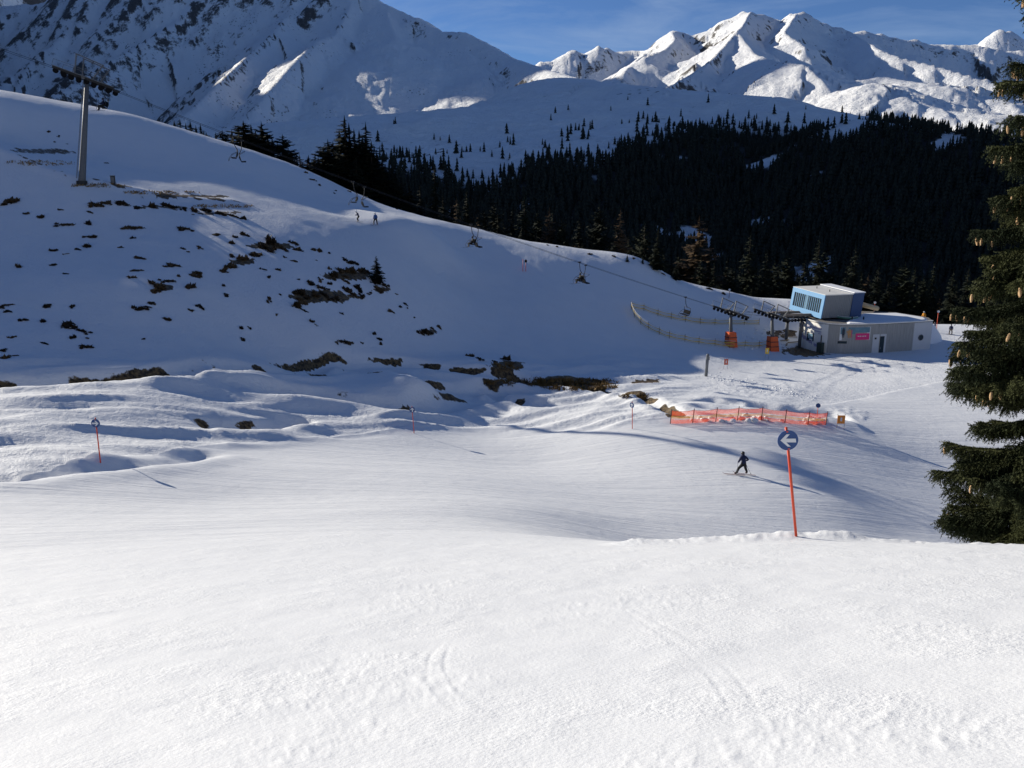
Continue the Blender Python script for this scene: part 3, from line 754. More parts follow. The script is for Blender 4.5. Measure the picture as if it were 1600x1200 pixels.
def pylon(name, label, base, top, n, pitch, pad=None, width=.5, ladder=True, scale=1.0, grp=None):
    root = empty(name, base); tag(root, label, 'lift pylon', grp)
    H = top - base
    mb = MB(); k = 12
    mb.tube([Vector((0, 0, -1.5)), H * .02, H * .5, H], [width * 1.25, width * 1.25, width * .95, width * .72], k)
    mb.build('mast', 'steel', root, True)
    MB().prism([(math.cos(a) * width * 1.9, math.sin(a) * width * 1.9) for a in np.linspace(0, 2 * math.pi, 9)[:-1]], -.9, .28).build('foundation', 'dark_steel', root)
    mb = MB(); mb.beam(H - PERP * (GAUGE / 2 + .3), H + PERP * (GAUGE / 2 + .3), .38, .42); mb.build('crossarm', 'steel', root)
    for s in (1, -1):
        c = H + PERP * (s * GAUGE / 2) - LEAN * .05
        b, w = MB(), MB(); battery(b, w, c + LEAN * .02, RDIR, n, pitch, .24 * scale)
        bo = b.build('sheave_beam', 'dark_steel', root)
        for i in range(n):
            p = c + RDIR * ((i + .5) * pitch - n * pitch / 2) - LEAN * .30
            MB().disc(p, PERP, .24 * scale, .14, 14).build('sheave', 'rubber', bo, False)
        # lifting gallows above each battery
        g = MB(); a0 = c + LEAN * .2 - RDIR * .75 * scale; a1 = c + LEAN * 1.75 * scale - RDIR * 1.0 * scale; b0 = c + LEAN * .2 + RDIR * .75 * scale; b1 = c + LEAN * 1.6 * scale + RDIR * 1.25 * scale
        g.beam(a0, a1, .13, .13); g.beam(b0, b1, .13, .13); g.beam(a1 - RDIR * .1, b1 + RDIR * .1, .10, .12)
        g.build('lifting_frame', 'steel', root)
        # catwalk rail
        r = MB(); q0 = c - RDIR * n * pitch / 2 + LEAN * .15 + PERP * s * .45; q1 = c + RDIR * n * pitch / 2 + LEAN * .15 + PERP * s * .45
        r.beam(q0, q1, .35, .05); r.tube([q0 + LEAN * .75, q1 + LEAN * .75], .025, 6)
        for e in np.linspace(0, 1, 4): r.tube([q0 + (q1 - q0) * float(e), q0 + (q1 - q0) * float(e) + LEAN * .75], .022, 6)
        r.build('catwalk', 'galvanised', root)
    if ladder:
        l = MB(); o = -RDIR * (width * 1.05 + .12)
        for s in (-.2, .2): l.tube([H * .03 + o * 1.3 + PERP * s, H * .97 + o * .85 + PERP * s], .028, 6)
        nn = int(H.length / .45)
        for i in range(nn):
            t = .04 + .92 * i / nn; l.tube([H * t + o * (1.3 - .45 * t) - PERP * .2, H * t + o * (1.3 - .45 * t) + PERP * .2], .015, 5)
        l.build('ladder', 'galvanised', root)
    if pad:
        pb = MB(); w = pad[0]
        ring = lambda z, q: [H * (z / H.z) + AX * (sx * q) + PERP * (sy * q) for sx, sy in ((-1, -1), (1, -1), (1, 1), (-1, 1))]
        pb.hexa(ring(-.1, w * 1.25) + ring(pad[1], w)); pb.build('padding', 'orange_pad', root)
        st = MB()
        for z in (.28, .62): 
            q = w * 1.22 * (1 - .12 * z); z_ = pad[1] * z; rr_ = ring(z_, q + .012); r2 = ring(z_ + .12, q + .008); st.hexa(rr_ + r2)
        st.build('strap', 'post_dark', root)
    return root
pylon('lift_pylon', 'tall grey chairlift pylon with ladder on the left hillside', T1, R1, 8, .86, None, .35, True, 1.35)
T3 = T2 + AX * 7.6; T3.z = gz(T3.x, T3.y)
pylon('station_pylon', 'lift pylon with orange padded foot farther from the station building', T2, R2, 6, .72, (.62, 2.3), .30, False, 1.0, 'padded pylons at the lift station')
R3 = R2 + AX * 7.4 + Vector((0, 0, -.75)); pylon('station_pylon', 'lift pylon with orange padded foot next to the station building', T3, R3, 6, .72, (.62, 2.3), .30, False, 1.0, 'padded pylons at the lift station')
# electric cabinet beside the hill pylon
b = V3(hit(177, 287)); root = empty('electric_cabinet', b, .2); tag(root, 'small dark electric cabinet standing beside the tall hill pylon', 'cabinet')
MB().box(-.25, .25, -.2, .2, -.2, .95).build('housing', 'dark_steel', root); MB().box(-.29, .29, -.24, .24, .95, 1.02).build('lid', 'steel', root); MB().box(-.2, .2, -.215, -.202, .1, .85).build('door', 'steel', root)

def chair(label, t, side, heading, tilt=0.0, grp='chairs hanging on the chairlift'):
    p = rope_pt(t, side); root = empty('lift_chair', p, 0)
    f = AX * (-1 if heading == 'up' else 1); s = Vector((f.y, -f.x, 0)); U = Vector((0, 0, 1))
    root.rotation_euler = Matrix(((s.x, f.x, 0), (s.y, f.y, 0), (0, 0, 1))).to_euler()      # local x = right, y = travel, z = up
    tag(root, label, 'lift chair', grp)
    MB().box(-.05, .05, -.22, .22, -.1, .09).build('grip', 'dark_steel', root)
    MB().tube([(0, 0, 0), (0, -.04, -.5), (0, -.12, -1.1), (0, -.38, -1.6)], .05, 8).build('hanger', 'dark_steel', root, True)
    fr = MB(); z0, zs = -1.6, -2.72
    fr.tube([(-1.0, -.4, z0), (1.0, -.4, z0)], .04, 8)
    for x in (-1, 1): fr.tube([(x, -.4, z0), (x, -.44, zs + .5), (x, -.2, zs), (x, .35, zs + .02)], .035, 8)
    fr.build('frame', 'dark_steel', root, True)
    st = MB(); st.hexa([(-.98, -.2, zs), (.98, -.2, zs), (.98, .36, zs + .04), (-.98, .36, zs + .04), (-.98, -.2, zs + .09), (.98, -.2, zs + .09), (.98, .36, zs + .13), (-.98, .36, zs + .13)]); st.build('seat', 'rubber', root)
    bk = MB(); bk.hexa([(-.98, -.30, zs + .16), (.98, -.30, zs + .16), (.98, -.22, zs + .16), (-.98, -.22, zs + .16), (-.98, -.46, zs + .72), (.98, -.46, zs + .72), (.98, -.38, zs + .72), (-.98, -.38, zs + .72)]); bk.build('backrest', 'rubber', root)
    br = MB(); up = heading != 'up'
    if up:
        for x in (-.95, .95): br.tube([(x, -.4, -1.75), (x, .30, -1.35)], .025, 6)
        br.tube([(-.95, .30, -1.35), (.95, .30, -1.35)], .025, 6)
    else:
        for x in (-.95, .95): br.tube([(x, -.4, -1.95), (x, .25, -2.25), (x, .62, -2.75), (x * .3, .72, -3.05)], .025, 6)
        br.tube([(-.95, .25, -2.25), (.95, .25, -2.25)], .025, 6)
    br.build('safety_bar', 'dark_steel', root, True)
    return root
CH = []
CH.append(chair('chair carrying a rider, higher up beside the sunlit crest', rope_t(736, 1), 1, 'up'))
chair('empty chair just behind the higher chair rider', rope_t(747, -1), -1, 'down')
CH.append(chair('chair carrying a rider above the middle of the shaded slope', rope_t(905, 1), 1, 'up'))
chair('empty chair passing just behind the lower chair rider', rope_t(915, -1), -1, 'down')
chair('empty chair nearest the station, above the striped fence', rope_t(1071, 1), 1, 'up')
chair('empty chair high on the slope above the two skiers, left of its pair', rope_t(552, 1), 1, 'up')
chair('empty chair high on the slope above the two skiers, right of its pair', rope_t(570, -1), -1, 'down')
chair('empty chair against the skyline below the stone pines, left of its pair', rope_t(364, 1), 1, 'up')
chair('empty chair against the skyline below the stone pines, right of its pair', rope_t(378, -1), -1, 'down')
CH.append(chair('chair with a rider just right of the tall hill pylon', rope_t(158, 1), 1, 'up'))

# ------------------------------------------------------------------ station building
def B(px, py, Y): return V3(P(px, py, Y))
ZB, ZR = -27.2, -21.5
front = [(1250, 143.0), (1260, 140.6), (1271, 138.6), (1282, 137.0), (1293, 136.0), (1306, 135.5), (1320, 135.3), (1340, 135.4), (1356, 135.7), (1372, 136.1), (1390, 136.7), (1408, 137.3), (1427, 138.0), (1455, 139.2)]
def XY(px, Y, z=-24.0):
    # ground position on the line of sight at a given distance, for a point at height z
    d = Y * CP - z * SP; return ((px - 800) / F * d, Y)
fp = [XY(*q) for q in front]
back = [XY(1448, 143), XY(1397, 149), XY(1300, 152), XY(1256, 148)]
bx, by = XY(1352, 142); bl = empty('station_building', (bx, by, gz(bx, by))); bz = bl.location.z
tag(bl, 'curved lift station building with grey timber cladding and white end walls', 'building')
loc = lambda x, y, z: (x - bx, y - by, z - bz)
def wall_run(pts, z0, z1, th=.3):
    mb = MB(); n = len(pts); ins = []
    for i, (x, y) in enumerate(pts):
        a = Vector(pts[max(0, i - 1)]); c = Vector(pts[min(n - 1, i + 1)]); d = (c - a).normalized(); ins.append((x - d.y * th, y + d.x * th))
    for i in range(n - 1):
        q = [pts[i], pts[i + 1], ins[i + 1], ins[i]]
        mb.hexa([loc(x, y, z0) for x, y in q] + [loc(x, y, z1) for x, y in q])
    return mb
wall_run(fp[:5], ZB, ZR).build('curved_wall', 'white_render', bl)
# timber-clad stretch: battens standing proud of a backing wall
wall_run(fp[4:13], ZB, ZR - .02).build('timber_wall', 'timber_cladding', bl)
seg = fp[4:13]; cum = [0]
for a, c in zip(seg, seg[1:]): cum.append(cum[-1] + math.hypot(c[0] - a[0], c[1] - a[1]))
def along(s):
    i = max(0, min(len(seg) - 2, int(np.searchsorted(cum, s)) - 1)); t = (s - cum[i]) / (cum[i + 1] - cum[i]); a, c = Vector(seg[i]), Vector(seg[i + 1]); d = (c - a).normalized()
    return a + (c - a) * t, d, Vector((d.y, -d.x))
rnd = random.Random(3)
planks = []
for k in range(int(cum[-1] / .38)):
    p, d, nrm = along(.05 + k * .38); w = .36; h = .035 + .03 * rnd.random()
    mb = MB(); q0, q1 = p, p + d * w
    q = [q0 + nrm * h, q1 + nrm * h, q1 - nrm * .01, q0 - nrm * .01]
    mb.hexa([loc(v.x, v.y, ZB + .3) for v in q] + [loc(v.x, v.y, ZR - .08) for v in q]); mb.build('plank', 'timber_cladding', bl)
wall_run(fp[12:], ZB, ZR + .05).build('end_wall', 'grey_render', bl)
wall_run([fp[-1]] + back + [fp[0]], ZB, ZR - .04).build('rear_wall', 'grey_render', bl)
poly = [(x - bx, y - by) for x, y in fp + back]
MB().prism(poly, ZR - bz - .12, ZR - bz + .06).build('roof_slab', 'roof_grey', bl)
mb = MB()
for (a, c) in zip(fp, fp[1:] ): mb.beam(loc(a[0], a[1] - .02, ZR + .10), loc(c[0], c[1] - .02, ZR + .10), .16, .14)
mb.build('roof_edge', 'roof_white', bl)
sn = [fp[6]] + fp[7:13] + [XY(1450, 140)] + [XY(1446, 142.5), XY(1400, 148), XY(1345, 147.5), XY(1332, 143), XY(1318, 138)]
sx = sum(q[0] for q in sn) / len(sn); sy = sum(q[1] for q in sn) / len(sn)
mb = MB(); n = len(sn); r0 = [((q[0] - sx) * .965 + sx - bx, (q[1] - sy) * .965 + sy - by) for q in sn]; r1 = [((q[0] - sx) * .9 + sx - bx, (q[1] - sy) * .9 + sy - by) for q in sn]; zt = ZR - bz
mb.add([(x, y, zt + .065) for x, y in r0] + [(x, y, zt + .24) for x, y in r1], [tuple(range(n, 2 * n))] + [(i, (i + 1) % n, n + (i + 1) % n, n + i) for i in range(n)])
mb.build('roof_snow', 'snow_block', bl)
# window in the white wall
def on_front(px, z, off=.05):
    i = max(0, min(len(front) - 2, int(np.searchsorted([q[0] for q in front], px)) - 1)); t = (px - front[i][0]) / (front[i + 1][0] - front[i][0])
    a, c = Vector(fp[i]), Vector(fp[i + 1]); d = (c - a).normalized(); p = a + (c - a) * t; nn = Vector((d.y, -d.x)); return Vector(loc(p.x + nn.x * off, p.y + nn.y * off, z)), Vector((d.x, d.y, 0)), Vector((nn.x, nn.y, 0))
def panel(px0, px1, z0, z1, th, off):
    a, d, nn = on_front(px0, z0, off); c, _, n2 = on_front(px1, z0, off); h = Vector((0, 0, z1 - z0)); q = [a, c, c - n2 * th, a - nn * th]
    return MB().hexa(q + [v + h for v in q])
w = panel(1261.5, 1283.5, -24.75, -23.45, .1, .05).build('window', 'window_dark', bl)
for a0, a1 in ((1261.5, 1263), (1270.5, 1271.5), (1283, 1284)): panel(a0, a1, -24.75, -23.45, .12, .09).build('window_frame', 'dark_steel', w)
panel(1263.2, 1270.2, -24.45, -23.6, .1, .062).build('pane', 'window_pale', w); panel(1261, 1284.5, -24.85, -24.75, .16, .12).build('sill', 'steel', w)
# lettering and painted sweep on the white wall (not readable in the photograph: kept as blurred strokes)
rnd = random.Random(5)
for z, a0, a1, hh in ((-22.45, 1261, 1283, .26), (-22.95, 1272, 1283, .18), (-23.28, 1278, 1283, .15)):
    q = a0
    while q < a1:
        wv = .5 + rnd.random() * .5; e = min(q + wv, a1); 
        if e - q > .2: panel(q, e, z - hh * .5 * (1 + .3 * rnd.random()), z + hh * .5, .02, .012).build('lettering', 'mark_violet', bl)
        q = e + .28
for k in range(8):
    a0 = 1251 + k * 4.4; z = -24.05 - .20 * k; panel(a0, a0 + 4.4, z - .62 + .03 * k, z, .02, .010).build('painted_sweep', 'mark_violet', bl)
panel(1251, 1256.5, -22.25, -22.1, .03, .03).build('lamp_arm', 'mark_brown', bl); panel(1253.2, 1254.6, -23.8, -22.2, .03, .025).build('downpipe', 'mark_brown', bl)
# slot window, door and round window
panel(1308, 1323, -24.55, -24.15, .05, .10).build('window_slot', 'window_dark', bl)
d0 = panel(1363, 1384, ZB + .5, -23.15, .05, .10).build('door_surround', 'grey_render', bl)
dd_ = panel(1374.5, 1381, ZB + .5, -23.5, .05, .13).build('door', 'window_dark', bl); panel(1375.3, 1376, -25.6, -25.3, .05, .17).build('handle', 'galvanised', dd_)
panel(1366, 1368.5, -23.95, -23.65, .06, .16).build('wall_lamp', 'dark_steel', bl); panel(1361, 1392, ZB, ZB + .75, .9, .85).build('door_step', 'roof_grey', bl)
p, d, nn = on_front(1438.5, -24.1, 0); rw = MB().disc(p + nn * .03, nn, .45, .1, 28).build('round_window', 'window_dark', bl); MB().ring(p + nn * .08, nn, .45, .05).build('frame', 'steel', rw, True)
# banner on the timber wall
bn = empty('banner', V3(on_front(1333, -22.9, .1)[0]) + bl.location); tag(bn, 'large printed banner with two ski figures and a pink panel on the timber wall', 'banner')
def bp_(px0, px1, z0, z1, off, name, mat, par=None):
    o = panel(px0, px1, z0, z1, .02, off).build(name, mat, par or bn); 
    if par is None: o.location = bl.location - bn.location
    return o
bp_(1311, 1358, -24.0, -21.85, .12, 'sheet', 'banner_white'); bp_(1312, 1335, -23.0, -21.9, .135, 'print', 'banner_sky'); bp_(1335, 1357, -22.75, -21.9, .136, 'print', 'banner_sky'); bp_(1336, 1357, -23.95, -22.9, .137, 'print', 'banner_pink')
for i, (a0, a1, z0, z1, mt) in enumerate(((1314.5, 1318.5, -23.2, -22.2, 'banner_dark'), (1315.2, 1316.2, -23.55, -23.2, 'banner_dark'), (1317, 1318, -23.55, -23.2, 'banner_dark'), (1315.6, 1317.6, -22.2, -22.0, 'banner_dark'),
                                     (1323, 1328.5, -23.2, -22.4, 'banner_tan'), (1324, 1325.4, -23.6, -23.2, 'banner_tan'), (1326.6, 1328, -23.6, -23.2, 'banner_tan'), (1324.8, 1327, -22.4, -22.2, 'banner_tan'), (1321.2, 1323, -22.75, -22.5, 'banner_tan'), (1329, 1329.7, -23.6, -22.3, 'banner_pink'))):
    bp_(a0, a1, z0, z1, .15, 'printed_figure', mt)
for q in (1339, 1342.2, 1346, 1349.4): bp_(q, q + 2.4, -23.4, -23.28, .15, 'print', 'banner_white')
# bin at the corner
p, d, nn = on_front(1286.5, ZB, .7); g = p + bl.location; g.z = gz(g.x, g.y)
bi = empty('rubbish_bin', g, math.atan2(d.y, d.x)); tag(bi, 'dark green bin standing at the corner of the white curved wall', 'bin')
MB().box(-.42, .42, -.4, .4, -.3, 1.55).build('body', 'bin_green', bi); MB().box(-.46, .46, -.44, .44, 1.55, 1.66).build('lid', 'bin_green', bi)
# spare bullwheel lying on the roof
wx, wy = XY(1316, 142.5, ZR); wh = empty('bullwheel', (wx, wy, ZR + .06)); tag(wh, 'large green rimmed wheel lying flat on the station roof', 'wheel')
mb = MB(); mb.ring((0, 0, .42), (0.06, -.05, 1), 2.35, .17, 40, 8); mb.build('rim', 'green_rim', wh, True)
MB().ring((0, 0, .62), (0.06, -.05, 1), 2.42, .05, 40, 6).build('groove', 'roof_white', wh, True)
mb = MB(); mb.disc((0, 0, .3), (0, 0, 1), .45, .5, 16)
for k in range(6): a = math.pi * k / 3; mb.beam((0, 0, .4), (2.3 * math.cos(a), 2.3 * math.sin(a), .42 + .0 * k), .12, .1)
mb.build('hub', 'dark_steel', wh)
for px_, lab in ((1341.5, 'vent'), (1331, 'vent'), (1349, 'vent')):
    vx, vy = XY(px_, 139.5 if px_ != 1341.5 else 145, ZR); MB().tube([loc(vx, vy, ZR), loc(vx, vy, ZR + .7)], .12, 8).build('vent_pipe', 'dark_steel', bl)

# ------------------------------------------------------------------ blue drive house over the bullwheel
hz = -17.25
hFR = B(1290, 462, 140.0); hFL = B(1241, 449, 148.2); hFRb = B(1290, 497, 140.0) - AX * .85; hFLb = hFL + (hFRb - hFR)
dep = AX * 5.3; dep2 = AX * 7.4
hs = empty('drive_house', (hFR + hFL) / 2 + AX * 3.5 - Vector((0, 0, 4.0))); tag(hs, 'light blue lift drive house with slanted window front above the station', 'drive house')
H0 = hs.location
q = lambda v: v - H0
bot_r, bot_l = hFRb + dep * 1.02, hFLb + dep * 1.02
fi = AX * .06
mb = MB(); mb.hexa([q(hFRb + fi), q(bot_r), q(bot_l), q(hFLb + fi), q(hFR + fi), q(hFR + dep), q(hFL + dep), q(hFL + fi)]); mb.build('cabin', 'house_grey', hs)
# front frame, windows
ex = (hFR - hFL); ez = (hFLb - hFL)
def fpnt(u, v, out=0.0):
    top = hFL + (hFR - hFL) * u; bot = hFLb + (hFRb - hFLb) * u; return q(top + (bot - top) * v) + FN * out
FN = (hFRb - hFL).cross(hFR - hFL).normalized(); FN = FN if FN.dot(-AX) > 0 else -FN
def fpanel(u0, u1, v0, v1, out, th):
    c = [fpnt(u0, v1, out), fpnt(u1, v1, out), fpnt(u1, v0, out), fpnt(u0, v0, out)]; return MB().hexa([v - FN * th for v in c] + c)
for nm, a in (('frame_top', (-.01, 1.01, -.02, .18)), ('frame_bottom', (-.01, 1.01, .80, 1.02)), ('frame_side', (-.01, .07, .18, .80)), ('frame_side', (.93, 1.01, .18, .80))): fpanel(*a, .14, .16).build(nm, 'house_blue', hs)
fpanel(.07, .93, .18, .80, .05, .04).build('window_glass', 'window_dark', hs); fpanel(.42, .52, .18, .80, .062, .008).build('window_blind', 'window_pale', hs)
for k in range(15):
    u = .07 + .86 * k / 14; fpanel(u - .005, u + .005, .18, .80, .10, .04).build('mullion', 'house_blue', hs)
# far, darker part and roof
c0, c1 = hFR + dep * 1.001, hFL + dep * 1.001; up = Vector((0, 0, .25)); e = PERP * .12
mb = MB(); mb.hexa([q(bot_r + e), q(bot_r + AX * 2.1 + e), q(bot_l + AX * 2.1 - e), q(bot_l - e), q(c0 + e + up), q(c0 + AX * 2.1 + e + up), q(c1 + AX * 2.1 - e + up), q(c1 - e + up)]); mb.build('rear_cabin', 'house_navy', hs)
mb = MB(); t0, t1 = Vector((0, 0, .012)), Vector((0, 0, .16)); o1 = -AX * .12
mb.hexa([q(v + t0) for v in (hFR + e + o1, hFR + dep + e, hFL + dep - e, hFL - e + o1)] + [q(v + t1) for v in (hFR + e + o1, hFR + dep + e, hFL + dep - e, hFL - e + o1)]); mb.build('roof', 'roof_white', hs)
mb = MB(); u1 = up + t1; mb.hexa([q(v + up + t0) for v in (c0 + e * 2 , c0 + AX * 2.2 + e * 2, c1 + AX * 2.2 - e * 2, c1 - e * 2)] + [q(v + u1) for v in (c0 + e * 2, c0 + AX * 2.2 + e * 2, c1 + AX * 2.2 - e * 2, c1 - e * 2)]); mb.build('rear_roof', 'snow_block', hs)
mb = MB()
for k in range(16):
    t = (k + .5) / 16; a_ = hFRb + (bot_r - hFRb) * t + PERP * .02; b_ = hFR + dep * t + PERP * .02; mb.beam(q(a_ + Vector((0, 0, .05))), q(b_ - Vector((0, 0, .05))), .05, .16)
mb.build('wall_rib', 'house_grey', hs)
for u_ in (.3, .7): MB().tube([q(hFR * (1 - u_) + hFL * u_ + dep * .5 + t1), q(hFR * (1 - u_) + hFL * u_ + dep * .5 + t1 + Vector((0, 0, .35)))], .07, 8).build('roof_vent', 'dark_steel', hs)
# machinery below: bullwheel, carrying frame, two legs
bw = (hFLb + hFRb) / 2 - AX * 2.2 - Vector((0, 0, .35)); mb = MB(); mb.ring(q(bw), (RDIR.x * .05, RDIR.y * .05, 1), GAUGE / 2, .16, 36, 8); mb.disc(q(bw), (0, 0, 1), .4, .4, 16)
for k in range(6): a = math.pi * k / 3 + .3; mb.beam(q(bw), q(bw) + Vector((math.cos(a) * GAUGE / 2, math.sin(a) * GAUGE / 2, 0)), .14, .1)
mb.build('bullwheel', 'dark_steel', hs)
mb = MB()
for s in (-1.6, 1.6): mb.beam(q(bw + PERP * s + AX * 8 + Vector((0, 0, .3))), q(bw + PERP * s - AX * 3.2 + Vector((0, 0, .45))), .3, .38)
mb.build('carrying_beam', 'mark_brown', hs)
for k in range(9):
    p_ = bw - AX * (3 - k * .6) + PERP * 2.4 - Vector((0, 0, .35)); MB().disc(q(p_), PERP, .26, .16, 12).build('tyre_wheel', 'rubber', hs)
for s in (-2.0, 2.0):
    p_ = bw + PERP * s + AX * .2; z_ = gz(p_.x, p_.y); MB().tube([q(Vector((p_.x, p_.y, z_ - .5))), q(p_)], .28, 12).build('leg', 'steel', hs, True)
    p_ = bw + PERP * s + AX * 6.5; MB().tube([q(Vector((p_.x, p_.y, ZR + .062))), q(p_ + Vector((0, 0, .4)))], .25, 12).build('leg', 'steel', hs, True)
# tan barrel-like pipe sticking out behind the house
a_, b_ = B(1341, 474.5, 150), B(1371, 482, 152); pi = empty('sheet_roof', (a_ + b_) / 2 - Vector((0, 0, 3))); tag(pi, 'pale tan pipe on posts behind the blue drive house', 'pipe')
mb = MB(); mb.tube([a_ - pi.location, b_ - pi.location], .42, 12); mb.build('pipe', 'tan_pipe', pi, True)
mb = MB(); g = gz(b_.x, b_.y); mb.tube([b_ - pi.location - AX * .6, Vector((b_.x, b_.y, g - .3)) - pi.location - AX * .6], .08, 8); mb.build('post', 'steel', pi)
pi.name = 'tan_pipe'
# timber and ramps between station and pylon
rnd = random.Random(11)
for k, (px_, py_, ln, an) in enumerate(((1222, 533, 3.2, .5), (1232, 527, 3.0, -.2), (1217, 525, 2.6, .15), (1240, 536, 2.4, .35), (1229, 540, 2.2, 1.2))):
    g = V3(hit(px_, py_)); o = MB().box(-ln / 2, ln / 2, -.14, .14, .0, .10).build('plank', 'wood_plank'); o.location = g + Vector((0, 0, .04 + .03 * k)); o.rotation_euler = (.05, .14 * rnd.uniform(-1, 1), an)
    tag(o, ('loose weathered plank leaning low by the first heap of earth', 'long loose plank lying highest on the earth heap beside the station', 'loose plank at the left end of the plank pile', 'short loose plank closest to the white curved wall', 'short loose plank lying crosswise below the others')[k], 'plank', 'loose planks by the station')

# ------------------------------------------------------------------ fences and nets
def net_strip(pts, z0, z1, sag=.0, sub=6):
    """a hanging strip of net between fence posts (post feet in pts, parallel to the ground between them)"""
    vs = []; fs = []
    for i in range(len(pts) - 1):
        for k in range(sub + 1):
            t = k / sub; p = pts[i] + (pts[i + 1] - pts[i]) * t; s = sag * 4 * t * (1 - t)
            vs += [p + Vector((0, 0, z0 - s * .4)), p + Vector((0, 0, z1 - s))]
            if k < sub: o = len(vs) - 2; fs.append((o, o + 2, o + 3, o + 1))
    return MB().add(vs, fs)
def fence(name, label, pix, post_h, post_mat, bands, cat, lean=0.0, post_r=.03, sag=.06, rail=None):
    feet = [V3(hit(a, c)) for a, c in pix]; root = empty(name, feet[0]); tag(root, label, cat)
    loc_ = [f - feet[0] for f in feet]
    for f in loc_:
        o = MB().tube([f - Vector((0, 0, .2)), f + Vector((lean, 0, post_h))], post_r, 8).build('post', post_mat, root)
    for nm, z0, z1, mt in bands: net_strip([f + Vector((lean * (z0 + z1) / 2 / post_h, 0, 0)) for f in loc_], z0, z1, sag).build(nm, mt, root)
    if rail:
        pts = []
        for i in range(len(loc_) - 1):
            for k in range(5):
                t = k / 5; p = loc_[i] + (loc_[i + 1] - loc_[i]) * t; pts.append(p + Vector((lean, 0, rail[0] - sag * 4 * t * (1 - t))))
        pts.append(loc_[-1] + Vector((lean, 0, rail[0]))); MB().tube(pts, rail[1], 6).build('top_cord', rail[2], root, True)
    return root
net_bands = [('net_band', .02, .42, 'orange_net'), ('net_band', .425, .70, 'tan_net'), ('net_band', .705, 1.12, 'orange_net')]
fence('safety_net', 'orange and tan safety net fence on dark posts beside the piste', [(1047, 662), (1082, 661), (1118, 659), (1152, 657), (1189, 657), (1226, 661), (1262, 664), (1290, 664)], 1.28, 'post_dark', net_bands, 'safety net', .10, .035, .10, (1.14, .015, 'orange_pole'))
fence_bands = [('net_band', .10, .32, 'tape_white'), ('net_band', .36, .56, 'fence_net'), ('net_band', .60, .78, 'tape_yellow'), ('net_band', .82, .98, 'fence_net')]
fence_bands = [('net_band', .08, .30, 'fence_net'), ('net_band', .32, .50, 'tape_yellow'), ('net_band', .52, .80, 'fence_net'), ('net_band', .82, .96, 'tape_yellow')]
fence('striped_fence', 'long yellow striped net fence on the near side of the lift lane', [(986, 484), (991, 496), (1001, 507), (1013, 515), (1030, 523), (1046, 529), (1070, 534), (1092, 538), (1117, 541), (1140, 544), (1164, 543), (1186, 544), (1208, 538)], 1.25, 'post_dark', fence_bands, 'fence', 0, .03, .12, (1.2, .03, 'tape_white'))
fence('striped_fence', 'yellow striped net fence on the far side of the lift lane', [(987, 482), (1006, 486), (1028, 494), (1049, 499), (1071, 503), (1094, 507), (1117, 508), (1140, 508), (1163, 508), (1186, 508)], 1.25, 'post_dark', fence_bands, 'fence', 0, .03, .12, (1.2, .03, 'tape_white'))

# ------------------------------------------------------------------ small signs and poles
def board(name, label, px, py0, py1, pyb, w, mat, cat, legs=2):
    b = V3(hit(px, pyb)); z1 = P(px, py0, b.y)[2] - b.z; z0 = P(px, py1, b.y)[2] - b.z
    root = empty(name, b, -.1); tag(root, label, cat)
    for s in ((-1, 1) if legs == 2 else (0,)): MB().tube([(s * w * .48, .03, -.2), (s * w * .48, .03, z1 + .12)], .02, 6).build('leg', 'galvanised', root)
    o = MB().box(-w / 2, w / 2, -.02, .005, z0, z1).build('panel', mat, root)
    MB().prism([(-w * .12, -.026), (w * .12, -.026), (w * .12, -.0215), (-w * .12, -.0215)], z0 + (z1 - z0) * .3, z0 + (z1 - z0) * .75).build('printed_mark', 'sign_white', o)
    return root
board('warning_board', 'orange warning board on thin legs at the right end of the net', 1313, 649, 662, 671, .66, 'board_orange', 'warning board')
board('notice_board', 'small pale red board on two thin legs beyond the grey post', 1134, 561, 570, 577, .52, 'board_red', 'notice board')
board('notice_board', 'small yellow board on two thin legs below the station fence', 1198, 544, 553, 561, .55, 'board_yellow', 'notice board')
def pole_top(name, label, px, pyb, pyt, r, mat, cat, top=None, top_mat='sign_white', tr=.2):
    b = V3(hit(px, pyb)); h = P(px, pyt, b.y)[2] - b.z; root = empty(name, b); tag(root, label, cat)
    MB().tube([(0, 0, -.2), (0, 0, h)], r, 10).build('pole', mat, root, True)
    if top: MB().disc((0, -.05, h - tr * .4), (-.55, -.8, .1), tr, .03, 24).build('sign_disc', top_mat, root)
    return root
g = V3(hit(1103, 588)); h = P(1105, 553, g.y)[2] - g.z; root = empty('snowmaking_hydrant', g); tag(root, 'thick grey steel hydrant post standing alone in the snow', 'hydrant post')
MB().tube([(0, 0, -.3), (.10, 0, h - .12), (.11, 0, h)], [.19, .19, .15], 14).build('post', 'galvanised', root, True); MB().ring((.10, 0, h - .25), (0, 0, 1), .19, .035).build('collar', 'steel', root, True); MB().box(.12, .32, -.1, .1, h - .75, h - .4).build('valve_box', 'dark_steel', root)
pole_top('marker_pole', 'red pole on the shaded slope, left one of the close pair', 817, 424, 405, .05, 'orange_pole', 'marker pole')
pole_top('marker_pole', 'red pole with a dark round sign, right one of the close pair', 821.5, 424, 407, .05, 'orange_pole', 'marker pole', True, 'rubber', .25)
pole_top('marker_pole', 'thin red pole with dark round sign behind the right end of the net', 1276, 660, 632, .03, 'orange_pole', 'marker pole', True, 'sign_blue', .21)
pole_top('marker_pole', 'red pole with a white disc right of the station building', 1463, 516, 486, .05, 'orange_pole', 'marker pole', True, 'sign_white', .22)
pole_top('marker_pole', 'red pole with a white disc rising behind the blue drive house', 1364, 505, 472, .05, 'orange_pole', 'marker pole', True, 'sign_white', .22)
